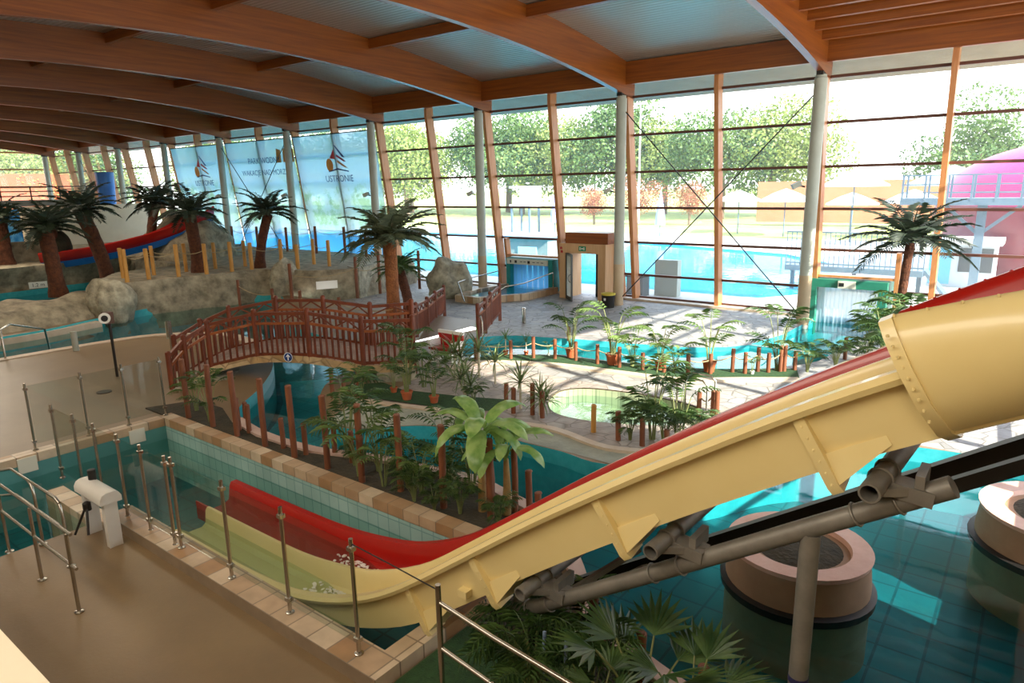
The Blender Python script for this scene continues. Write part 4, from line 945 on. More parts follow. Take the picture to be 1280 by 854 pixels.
def rope_fence(label, posts, z, r=.05, m='timber', sag=.12, hh=.85, rope=True):
    t = thing('rope_fence', label, 'fence', (posts[0][0], posts[0][1], z))
    for x, y, h in posts:
        zz = z if z is not None else gz(y)
        MB().tube([(x, y, zz-.1), (x, y, zz+h-.01)], r, 10).lathe((x, y, zz+h-.015), [(r, 0), (r*.8, .02)], 10).build('post', M[m], t)
    if rope:
        for a, b in zip(posts, posts[1:]):
            za, zb = (z if z is not None else gz(a[1]))+a[2]*hh, (z if z is not None else gz(b[1]))+b[2]*hh
            MB().tube([(a[0]+(b[0]-a[0])*k/6, a[1]+(b[1]-a[1])*k/6, za+(zb-za)*k/6-sag*4*(k/6)*(1-k/6)) for k in range(7)], .014, 5).build('rope', M['rope'], t)
    return t
CHAN = [(-11.5, 13.3, .6), (-10.85, 13.98, 0.52), (-10.44, 14.44, 0.6), (-9.93, 14.72, 0.55), (-9.39, 14.9, 0.52), (-8.73, 14.9, 0.53), (-8.09, 14.9, 0.54), (-7.5, 15.02, 0.45), (-6.97, 15.12, 0.47), (-6.44, 15.34, 0.5), (-6.01, 15.68, 0.51), (-5.65, 16.2, 0.61), (-5.36, 16.25, 0.54), (-5.18, 16.66, 0.63), (-4.95, 16.74, 0.5), (-4.74, 17.01, 0.67), (-4.67, 17.1, .67), (-4.5, 17.4, 0.5)]
def rf_z(): pass
t = thing('rope_fence', 'curved rope fence on wooden posts along the teal channel, among the potted palms', 'fence', (-8, 15, -.2))
for x, y, h in CHAN:
    zz = gz(y); MB().tube([(x, y, zz-.05), (x, y, zz+h)], .05, 10).build('post', M['timber'], t)
for a, b in zip(CHAN, CHAN[1:]):
    za, zb = gz(a[1])+a[2]*.72, gz(b[1])+b[2]*.72
    MB().tube([(a[0]+(b[0]-a[0])*k/6, a[1]+(b[1]-a[1])*k/6, za+(zb-za)*k/6-.25*(k/6)*(1-k/6)) for k in range(7)], .014, 5).build('rope', M['rope'], t)
rope_fence('short rope fence of three posts on the terrace beside the slide', [(-4.88, 12.23, .5), (-4.59, 12.2, .58), (-4.48, 12.11, .62)], -.13, .045)
bollard(-11.16, 16.39+.9, gz(17.3), .4, 'dark post across the channel behind the potted yuccas', .05); bollard(-3.8, 19.6, -.38, .6, 'dark post in front of the strip curtain with a teal frame', .05)
# ------------------------------------------------------------------ rocks and the terrace at the back left
def rock(label, c, r, seed, m='rock', name='rock', amp=.25, freq=1.3, flat=None):
    return tag(MB().blob(c, r, seed, amp, freq, 4, flat).build(name, M[m]), label, 'rock')
rock('rounded grey rock pillar at the tip of the lagoon terrace', (-27.6, 11.0, .25), (.75, .8, 1.0), 3, 'rockpale')
rock('domed pale rock at the right end of the lagoon terrace', (-26.2, 17.6, .35), (.6, .65, 1.05), 4, 'rockpale')
rock('large grey boulder at the foot of the glass by the blue swim-out channel', (-20.7, 22.2, .05), (1.0, .8, 1.25), 5, 'rockpale')
rock('grey rock hump carrying the upper end of the red and blue kids slide', (-37.5, 19.2, .9), (3.2, 2.4, 2.1), 6)
rock('small brown rock lump on the plaza below the left strip curtain', (-27.2, 22.8, -.2), (.6, .5, .35), 11)
# long low rock island between the lagoon and the lane pool
m = MB(); rows = []
for i in range(49):
    y = -1.3+12.6*i/48; w = 1.9*(1-.75*max(0, (y-9.)/2.4)**2) if y > 9 else 1.9
    if y > 11.2: w = .35
    row = []
    for j in range(13):
        t = j/12; x = -28.4-.0+(t-.5)*2*w; hh = (1-abs(2*t-1)**2.6)*(.95+.3*noise.noise(V((x*.8, y*.5, 2))))+.22*noise.fractal(V((x*.9, y*.9, 0)), 1, 2, 4)*(1-abs(2*t-1))
        row.append((x-(.0 if y < 7 else (y-7)*.12), y, -.8 if j in (0, 12) else -.35+hh))
    rows.append(row)
m.grid(rows); tag(m.build('rock_island', M['rock']), 'long low rock island between the lagoon and the lane pool', 'rock')
struct(MB().ribbon([(-26.35, -1.3), (-26.45, 8.), (-27.0, 10.2)], .35, -.6, -.22).build('trim_6', M['palecoping']))
# rock terrace with a rough face
def rock_terrace(name, label, outline, z0, z1, m='rock', seed=0):
    mb = MB(); n = len(outline); L = []
    for i in range(n):
        a, b = V(outline[i]), V(outline[(i+1) % n]); k = max(1, int((b-a).length/.3))
        L += [a.lerp(b, q/k) for q in range(k)]
    rings = []
    for j in range(7):
        z = z0+(z1-z0)*j/6; ring = []
        for i, p in enumerate(L):
            q = L[(i+1) % len(L)]; o = L[i-1]; d = (q-o).normalized(); nn = V((d.y, -d.x))
            k = .28*noise.fractal(V((p.x*.8+seed, p.y*.8, z*1.1)), 1, 2, 4)+.18*(1-j/6)-.1*max(0, j-4)
            ring.append((p.x+nn.x*k, p.y+nn.y*k, z))
        rings.append(ring)
    mb.loft(rings, True, False, True)
    tri = tessellate_polygon([[V((p[0], p[1], 0)) for p in rings[-1]]]); mb.add(rings[-1], [tuple(t) for t in tri])
    return tag(mb.build(name, M[m]), label, 'terrace')
t1 = smooth_path([(-27.7, 11.2), (-27.9, 12.6), (-27.3, 15.), (-27.0, 17.2), (-25.4, 17.6), (-24.4, 18.6), (-24.0, 20.5), (-25.2, 24.6)], 4)+[(-34, 24.7), (-41, 24.7), (-40, 19.), (-39.6, 16.6), (-33.2, 16.2), (-32.4, 13.2), (-30.2, 11.2)]
rock_terrace('rock_terrace', 'broad grey artificial rock terrace with rope fences behind the lagoon', t1, -1.0, .92)
t2 = [(-39.2, 16.4), (-38.5, 11), (-38.2, 4), (-38.2, -1.2), (-46, -1.2), (-60, 2), (-60, 24.6), (-41, 24.6), (-40.2, 19)]
rock_terrace('rock_terrace', 'far rock terrace behind the lane pool at the left edge', t2, -1.0, .98, 'rock', 5)
m = MB(); m.span((-41.6, 10.2, .95), (-41.2, 14.4, 2.0)); tag(m.build('low_rock_wall', M['rock']), 'low rock panel wall with pale streaks behind the lane pool', 'wall')
rope_fence('rope fence of yellow lit posts along the front edge of the rock terrace', [(-28.2, 11.9, 1.3), (-28.35, 12.8, 1.25), (-28.1, 13.9, 1.35), (-27.9, 15., 1.3), (-27.8, 16.1, 1.3), (-27.7, 17., 1.2), (-26.9, 18., 1.2), (-26, 18.2, 1.1)], .9, .085, 'timber_l', .15, .8)
rope_fence('second rope fence of yellow posts on the far side of the rock terrace path', [(-29.7, 12.4, 1.25), (-29.6, 13.6, 1.25), (-29.6, 15.0, 1.25), (-29.5, 16.3, 1.2), (-29.2, 17.6, 1.2), (-28.4, 19.0, 1.2), (-27, 19.8, 1.2), (-25.6, 19.6, 1.2)], .9, .08, 'timber_l', .15, .8)
rope_fence('rope fence on the terrace close to the printed beach banners', [(-38.6, 22.6, 1.4), (-36.6, 23., 1.4), (-34., 23.2, 1.4), (-31.6, 23.4, 1.5), (-29.4, 23.6, 1.5), (-27.6, 23.5, 1.4), (-26.0, 23.3, 1.5)], .9, .075, 'timber', .2, .85)
rope_fence('sparse rope fence on the paving between the terrace and the tall palm', [(-25.4, 14.9, 1.0), (-22.6, 14.6, .9), (-20.6, 14.4, 1.0), (-18.7, 14.6, .9), (-16.6, 15.2, .8)], -.15, .06, 'timber', .15, .75)
rope_fence('tall reddish posts with a rope before the block wall by the left strip curtain', [(-24.3, 16.6, 1.6), (-23.3, 19.2, 1.7), (-23.4, 20.6, 1.8), (-22.9, 22.6, 1.7)], -.2, .07, 'timber', .2, .7)
# block wall with a white notice
m = MB().hexa([(-24.6, 19.8, -.4), (-23.6, 19.6, -.4), (-25.6, 24.4, -.4), (-26.6, 24.4, -.4), (-24.6, 19.8, .95), (-23.6, 19.6, .95), (-25.6, 24.4, .95), (-26.6, 24.4, .95)]); tag(m.build('block_wall', M['rockpale']), 'pale concrete block wall beside the left strip curtain', 'wall')
def plate(name, label, c, w, h, nrm, mtl, cat='sign'):
    c, nn = V(c), V(nrm).normalized(); a = nn.cross(V((0, 0, 1))).normalized(); b = V((0, 0, 1))
    t = thing(name, label, cat, c); q = [c-a*w/2-b*h/2, c+a*w/2-b*h/2, c+a*w/2+b*h/2, c-a*w/2+b*h/2]
    MB().hexa([p for p in q]+[p+nn*.02 for p in q]).build('board', mtl, t); return t, c+nn*.022, a, b
def letters(txt, o, a, b, h, m, parent, name='lettering'):
    cu = bpy.data.curves.new(name, 'FONT'); cu.body = txt; cu.size = h; cu.align_x = 'CENTER'; cu.align_y = 'CENTER'; cu.extrude = .002
    ob = bpy.data.objects.new(name, cu); COL.objects.link(ob); dg = bpy.context.evaluated_depsgraph_get()
    me = bpy.data.meshes.new_from_object(ob.evaluated_get(dg)); bpy.data.objects.remove(ob)
    n = a.cross(b); mtx = Matrix((( a.x, b.x, n.x, o.x), (a.y, b.y, n.y, o.y), (a.z, b.z, n.z, o.z), (0, 0, 0, 1)))
    mb = MB(); mb.add([mtx @ v.co for v in me.vertices], [tuple(p.vertices) for p in me.polygons]); return mb.build(name, m, parent)
M['white'] = mat('plain_white', '#e6e4dc', rough=.6); M['black'] = mat('plain_black', '#1b1b1b', rough=.5)
vd = V((.72, -.69, 0))
t, o, a, b = plate('depth_sign', 'small white depth sign on the rock face behind the lane pool', (-37.8, 11.9, .12), .75, .3, (1, -.1, 0), M['white']); letters('1.2 m', o, -a, b, .24, M['black'], t)
t, o, a, b = plate('depth_sign', 'tiny pale notice on the rock hump under the kids slide', (-34.6, 18.3, 1.5), .7, .36, (.6, -.8, 0), M['white'])
t, o, a, b = plate('notice_board', 'blank white notice on the pale rock wall left of the strip curtain', (-24.05, 18.2, .35), .9, .34, (.9, -.44, 0), M['white'])
# kids slide, red with a blue underside
M['blue'] = mat('blue_plastic', '#1d62b4', '#2a74c4', rough=.35, scale=2)
sl2 = thing('kids_slide', 'red and blue kids slide sweeping down from the rock hump to the lane pool', 'slide', (-35, 14, .9))
pth = [(-36.3, 19.8, 3.1), (-35.9, 18.4, 2.5), (-36.3, 17., 1.9), (-37.4, 15.6, 1.45), (-38.9, 14.1, 1.1), (-40, 13.2, 1.0)]
pth = smooth_path(pth, 4); 
def chute(sec, m, nm):
    rr = []
    for i, p in enumerate(pth):
        p = V(p); d = V(pth[min(i+1, len(pth)-1)])-V(pth[max(i-1, 0)]); d.z = 0; d.normalize(); s = V((-d.y, d.x, 0)); rr.append([p+s*u+V((0, 0, w)) for u, w in sec])
    MB().loft(rr, True, True).build(nm, m, sl2)
chute([(-.55, .45), (-.6, .5), (-.68, .45), (-.6, .05), (-.4, -.1), (.4, -.1), (.6, .05), (.68, .45), (.6, .5), (.55, .45), (.45, .08), (-.45, .08)], M['red'], 'red_chute')
chute([(-.66, .0), (-.5, -.32), (.5, -.32), (.66, .0), (.5, -.1), (-.5, -.1)], M['blue'], 'blue_underside')
m = MB(); m.tube([(-36.3, 19.6, .8), (-36.3, 19.6, 3.0)], .12, 10).build('support_post', M['dksteel'], sl2)
tag(MB().blob((-39.2, 13.6, 1.7), (.5, .5, .85), 9, .1, 1, 3).build('cave_mouth', M['soil']), 'dark rounded cave mouth shape at the foot of the kids slide', 'rock')
# far left: aquarium mural, plaster wall, gallery
M['mural'] = None
nt = NT('aquarium_mural'); bb = nt.n('ShaderNodeBsdfPrincipled', Roughness=.5); co = nt.n('ShaderNodeTexCoord').outputs['Object']; nz = nt.n('ShaderNodeTexNoise', Scale=.9, Detail=6.); nz.inputs['Distortion'].default_value = 1.2
nt.l(co, nz.inputs['Vector']); nt.l(ramp(nt, nz.outputs[0], [(.3, '#0b4a86'), (.48, '#1c7cc0'), (.6, '#6db8e0'), (.72, '#12385c')]), bb.inputs['Base Color']); nt.l(bb.outputs[0], nt.out.inputs[0]); M['mural'] = nt.m
tag(MB().span((-60.3, 12., .9), (-60, 21.0, 3.3)).build('mural_wall', M['mural']), 'blue underwater mural wall under the gallery at far left', 'mural')
tag(MB().span((-52.6, 16.2, .9), (-52.2, 24.4, 3.6)).build('plaster_wall', M['plaster']), 'plain cream plaster wall behind the kids slide', 'wall')
M['concrete'] = mat('gallery_concrete', '#6d675c', '#827b6e', rough=.8, scale=2)
g = thing('gallery', 'long raised gallery with a thin dark rail before the far left end wall', 'gallery', (-62, 15, 3.6))
MB().span((-63.5, 2., 3.5), (-61.0, 26.0, 3.95)).build('slab', M['concrete'], g)
m = MB()
for z in (4.95, 4.6, 4.25): m.span((-61.05, 2., z-.04), (-60.98, 26., z+.04))
m.build('rail', M['dksteel'], g); 
for k in range(13): MB().span((-61.05, 2.2+1.95*k-.04, 3.95), (-60.97, 2.2+1.95*k+.04, 5.0)).build('rail_post', M['dksteel'], g)
for k in range(6): MB().span((-62.4, 3+4*k-.15, -.2), (-62.1, 3+4*k+.15, 3.5)).build('gallery_post', M['concrete'], g)
tag(MB().lathe((-57.3, 23.6, 0), [(.55, 3.4), (.62, 5.0), (.66, 5.9), (.6, 5.95), (.1, 5.95)], 20).lathe((-57.3, 23.6, 0), [(.2, -.4), (.2, 3.4)], 12).build('blue_bucket', M['blue']), 'blue barrel on a mast in front of the far left windows', 'barrel')
# lane rope with red and white floats
t = thing('lane_rope', 'red and white float lane rope across the lane pool', 'rope', (-32, 10, WZ))
pa, pb = V((-38.0, 10.2, WZ+.05)), V((-27.0, 10.6, WZ+.05)); n = 60
pa = V((-38.1, 8.6, WZ+.05)); pm = V((-31., 10.5, WZ+.25)); pb = V((-27.1, 10.1, WZ+.1))
M['floatred'] = mat('float_red', '#7a1a1c', rough=.5); M['floatwhite'] = mat('float_white', '#b9a7a0', rough=.5)
for q, (mm, nm) in enumerate(((M['floatred'], 'red_float'), (M['floatwhite'], 'white_float'))):
    for i in range(q, n, 2):
        p = pa.lerp(pm, i/40) if i <= 40 else pm.lerp(pb, (i-40)/20); e = (pm-pa if i <= 40 else pb-pm).normalized()
        MB().tube([p-e*.08, p+e*.08], .075, 8).build(nm, mm, t)
t = thing('pool_handrail', 'steel handrail with a blue step at the near edge of the left lagoon', 'handrail', (-22.6, 6.6, -.4))
MB().tube([(-22.5, 6.0, -.15), (-22.5, 6.0, .7), (-22.7, 6.3, .78), (-23.6, 7.4, .35), (-23.7, 7.5, -.6)], .03, 8).build('rail', M['steel'], t)
MB().span((-23.1, 5.6, -.6), (-22.62, 7.2, -.34)).build('blue_step', M['blue'], t)
# camera post by the bridge
t = thing('camera_post', 'slim dark post with a round white lamp face beside the left lagoon', 'lamp', (-17.9, 7.0, -.15))
MB().tube([(-17.9, 7.0, -.15), (-17.9, 7.0, 1.25)], .035, 8).build('post', M['dksteel'], t)
h = MB().span((-18.05, 6.9, 1.2), (-17.85, 7.1, 1.48)).build('head', mat('brown_box', '#5a3b2a', rough=.6), t)
c = V((-17.83, 6.88, 1.36)); r1, a, b, nn = disc(c, .13, (.9, -.42, 0)); MB().loft([r1, [p+nn*.05 for p in r1]], True, True).build('lamp_ring', M['white'], h)
r1, *_ = disc(c+nn*.052, .075, nn); MB().loft([r1, [p+nn*.01 for p in r1]], True, True).build('lens', M['black'], h)
o = MB().tube([(-18.6, 8.75, -.15), (-18.6, 8.75, .9)], .03, 8).span((-18.66, 8.7, .45), (-18.54, 8.8, .9)).build('steel_post', M['steel']); tag(o, 'steel post with a narrow box by the left end of the bridge', 'post')
tag(MB().lathe((-16.7, 6.2, -.15), [(.16, 0), (.16, .015), (.02, .015)], 20).build('floor_drain', M['dksteel']), 'small dark round drain in the beige floor left of the bridge', 'drain')

# ------------------------------------------------------------------ portals, door, bin, bench
M['teal'] = mat('teal_frame', '#14807e', '#1b8f8a', rough=.4, scale=2); M['green'] = mat('green_frame', '#1f6b58', '#2a7d66', rough=.45, scale=2)
nt = NT('strip_curtain'); tl = nt.n('ShaderNodeBsdfTranslucent', Color=lin('#d3e4ee')); df = nt.n('ShaderNodeBsdfPrincipled', Roughness=.25); df.inputs['Base Color'].default_value = lin('#c4d8e6'); tp = nt.n('ShaderNodeBsdfTransparent', Color=lin('#d5e6f0'))
a1 = nt.n('ShaderNodeMixShader'); a1.inputs[0].default_value = .4; nt.l(tl.outputs[0], a1.inputs[1]); nt.l(df.outputs[0], a1.inputs[2]); a2 = nt.n('ShaderNodeMixShader'); a2.inputs[0].default_value = .25; nt.l(a1.outputs[0], a2.inputs[1]); nt.l(tp.outputs[0], a2.inputs[2]); nt.l(a2.outputs[0], nt.out.inputs[0]); M['strip'] = nt.m
nt = NT('blue_strip_curtain'); tl = nt.n('ShaderNodeBsdfTranslucent', Color=lin('#6fb4e6')); df = nt.n('ShaderNodeBsdfPrincipled', Roughness=.3); df.inputs['Base Color'].default_value = lin('#5aa6dc')
a1 = nt.n('ShaderNodeMixShader'); a1.inputs[0].default_value = .45; nt.l(tl.outputs[0], a1.inputs[1]); nt.l(df.outputs[0], a1.inputs[2]); nt.l(a1.outputs[0], nt.out.inputs[0]); M['bluestrip'] = nt.m
def portal(label, x0, x1, ztop, y, frame, strip, zb=-.95, cols=14, sign=True, fw=.22):
    t = thing('strip_curtain_portal', label, 'doorway', ((x0+x1)/2, y, zb))
    f = MB().span((x0, y-.3, zb), (x0+fw, y+1.0, ztop)).span((x1-fw, y-.3, zb), (x1, y+1.0, ztop)).span((x0+fw, y-.3, ztop-.28), (x1-fw, y+1., ztop)); f.build('frame', frame, t)
    w = (x1-x0-2*fw)/cols; m = MB()
    for i in range(cols):
        xa = x0+fw+i*w; m.loft([[(xa+w*1.08*k/4, y-.02+(.03 if i % 2 else 0)+.03*math.sin(PI*k/4), z) for k in range(5)] for z in (zb+.1, ztop-.28)], False, False)
    m.build('curtain_strips', strip, t)
    if sign:
        sx0, sx1 = (x0+fw*.4, x1-fw) if sign is True else sign
        s = MB().span((sx0, y-.36, ztop-.27), (sx1, y-.31, ztop-.02)).build('sign_board', mat('sign_cream', '#d9d8c8', rough=.6), t); k = MB()
        for q, wd in ((.08, .07), (.2, .12), (.52, .13)) if sign is True else ((.06, .16),):
            xx = sx0+q*(sx1-sx0); k.span((xx, y-.37, ztop-.21), (xx+wd, y-.36, ztop-.09))
        for q in (.33, .42, .64, .74, .84) if sign is True else ():
            xx = sx0+q*(sx1-sx0); k.span((xx, y-.366, ztop-.16), (xx+.14, y-.36, ztop-.13))
        k.build('pictograms', M['black'], s)
    return t
portal('blue strip curtain doorway in a teal frame at the swim-out channel beside the glass door', -19.7, -17.1, 1.1, 25.45, M['teal'], M['bluestrip'])
portal('white strip curtain doorway in a green frame behind the right end of the channel fence', -6.25, -3.8, 1.02, 25.45, M['green'], M['strip'], fw=.26, sign=(-5.3, -4.75))
portal('small pale blue strip curtain doorway behind the crown of the tall palm', -31.5, -29.55, .5, 25.45, M['green'], M['bluestrip'], zb=-.5)
# second, lower curtain of the right doorway where the water leaves
# swim-out channel basin by the blue curtain
rb = [(-19.7, 25.4), (-17.1, 25.4), (-17.1, 23.2), (-18.2, 21.3), (-19.3, 21.3), (-19.8, 23.)]
b_ = thing('plunge_basin', 'bright blue plunge channel with a stone kerb leading to the blue strip curtain', 'pool', (-18.4, 23.5, -.4))
MB().ribbon(rb[1:]+[rb[0]], .28, -.42, -.12).build('stone_kerb', M['coping'], b_)
M['brightblue'] = mat('bright_blue_lining', '#1e9fd0', '#2bb0dc', rough=.3, scale=1.5)
MB().sheet(rb, [], lambda x, y: -.3).build('blue_lining', M['brightblue'], b_); MB().sheet(rb, [], lambda x, y: -.22).build('water_surface', M['water'], b_)
t = thing('pool_handrail', 'crossed steel handrails over the bright blue plunge channel', 'handrail', (-17.6, 22.6, -.4))
for q in ([(-17.1, 25.2, -.2), (-17.1, 25.2, .55), (-17.0, 22.9, .35), (-17.3, 22.0, .3), (-17.9, 21.1, -.3)], [(-19.9, 24.8, -.2), (-19.9, 24.8, .5), (-19.9, 22.9, .4), (-19.4, 21.4, .4), (-18.6, 20.9, -.3)]):
    MB().tube(q, .028, 8).build('rail', M['steel'], t)
# glazed door in a pale timber frame
d = thing('door_1', None, None, (-15.1, 24.5, -.4), kind='structure'); M['pinewood'] = wood_mat('pale_pine', '#c69a6c', '#d8b083', (9, 9, .8), .5, .1)
yd = 24.55
struct(MB().span((-16.25, yd-.1, -.45), (-15.95, yd+1.2, 1.95)).span((-14.35, yd-.1, -.45), (-14.0, yd+1.2, 1.95)).span((-15.95, yd-.1, 1.55), (-14.35, yd+1.2, 1.95)).build('door_frame', M['pinewood'], d))
struct(MB().span((-16.0, yd-.02, 1.95), (-13.95, yd+1., 2.4)).build('door_header', M['wood'], d))
M['slate'] = mat('door_slate_frame', '#4b5050', rough=.45); 
def leaf(a, q, pull):
    a, q = V(a), V(q); m = MB(); w = .07
    for u, z0, z1 in ((0, -.4, 1.55), (1, -.4, 1.55)): p = a.lerp(q, .05 if u == 0 else .95); m.bar((p.x, p.y, z0), (p.x, p.y, z1), .06, w*1.6, q-a)
    m.bar((a.x, a.y, -.33), (q.x, q.y, -.33), .06, .16).bar((a.x, a.y, 1.5), (q.x, q.y, 1.5), .06, .1)
    l = m.build('door_leaf', M['slate'], d); struct(l)
    struct(MB().bar((a.x, a.y, .6), (q.x, q.y, .6), .012, 1.75).build('door_pane', M['doorglass'], l))
    if pull:
        p = a.lerp(q, .82); struct(MB().tube([(p.x+.02+.16*math.cos(k*PI/8+PI/2)*.8, p.y-.06, .55+.16*math.sin(k*PI/8+PI/2)) for k in range(9)], .012, 6).build('door_handle', M['dksteel'], l))
M['doorglass'] = glass_mat('door_glass', '#cfd3bf', 1., .35)
leaf((-15.95, yd-.02, 0), (-15.2, yd-.75, 0), True); leaf((-14.4, yd+.1, 0), (-14.4, yd+.9, 0), False); leaf((-15.0, yd+.9, 0), (-14.42, yd+.9, 0), False)
t, o, a, b = plate('exit_sign', 'small green exit sign over the open glass door', (-15.1, yd-.11, 1.75), .34, .2, (0, -1, 0), mat('exit_green', '#0f8a5f', rough=.5))
k = MB(); 
for x, z, w, h in ((-.09, 0, .05, .12), (.0, .0, .09, .05), (.1, 0, .05, .12)): k.add([o+a*(x-w/2)+b*(z-h/2), o+a*(x+w/2)+b*(z-h/2), o+a*(x+w/2)+b*(z+h/2), o+a*(x-w/2)+b*(z+h/2)], [(0, 1, 2, 3)])
k.build('running_figure', M['white'], t)
for i, (x, z) in enumerate(((-16.15, 1.75), (-16.12, 1.6))): tag(MB().lathe((x, yd-.12, z-.05), [(.05, 0), (.05, .08), (.02, .1)], 10).build('call_point', M['red']), 'tiny red call point on the pale door frame, %s one' % ('upper' if i == 0 else 'lower'), 'alarm')
t = thing('litter_bin', 'dark bin with a yellow lined lid in front of the column by the door', 'bin', (-13.25, 23.4, -.4))
MB().lathe((-13.25, 23.4, -.4), [(.24, 0), (.27, .5), (.28, .52)], 18).build('body', M['dksteel'], t); MB().lathe((-13.25, 23.4, -.4), [(.285, .5), (.285, .56), (.2, .58)], 18).build('rim', mat('bin_liner', '#c9b43c', rough=.6), t)
MB().add([(-13.3, 23.13, -.1), (-13.2, 23.13, -.1), (-13.2, 23.12, .0), (-13.3, 23.12, .0)], [(0, 1, 2, 3)]).build('paper_label', M['white'], t)
t = thing('bench', 'small red and white bench on the paved ramp behind the yuccas', 'bench', (-12.7, 14.2, -.2))
bx, by, bz = -11.9, 12.6, -.14
for x in (bx-.35, bx+.35): MB().span((x-.03, by-.22, bz), (x+.03, by+.22, bz+.42)).build('leg_frame', M['white'], t)
MB().span((bx-.42, by-.22, bz+.36), (bx+.42, by+.2, bz+.42)).span((bx-.42, by+.17, bz+.42), (bx+.42, by+.22, bz+.78)).build('seat_shell', M['red'], t)
MB().span((bx-.43, by-.24, bz+.42), (bx-.35, by+.22, bz+.6)).span((bx+.35, by-.24, bz+.42), (bx+.43, by+.22, bz+.6)).span((bx-.43, by+.16, bz+.74), (bx+.43, by+.24, bz+.82)).build('white_trim', M['white'], t)
# steel rail and step at the round pool
t = thing('pool_handrail', 'pair of upright steel grab rails at the right edge of the round pool', 'handrail', (-5.0, 11.9, -.3))
for y in (11.9, 12.3): MB().tube([(-5.2, y, -.5), (-5.2, y, .62), (-5.1, y, .7), (-4.7, y, .7), (-4.6, y, .62), (-4.6, y, -.2)], .02, 8).build('rail', M['steel'], t)
tag(MB().tube([(-4.2, 11.3, -.13), (-4.2, 11.3, .2)], .02, 8).tube([(-4.2, 11.3, .2), (-4.1, 11.25, .12)], .015, 6).build('foot_tap', M['steel']), 'tiny steel tap standing on the paving just above the slide', 'tap')

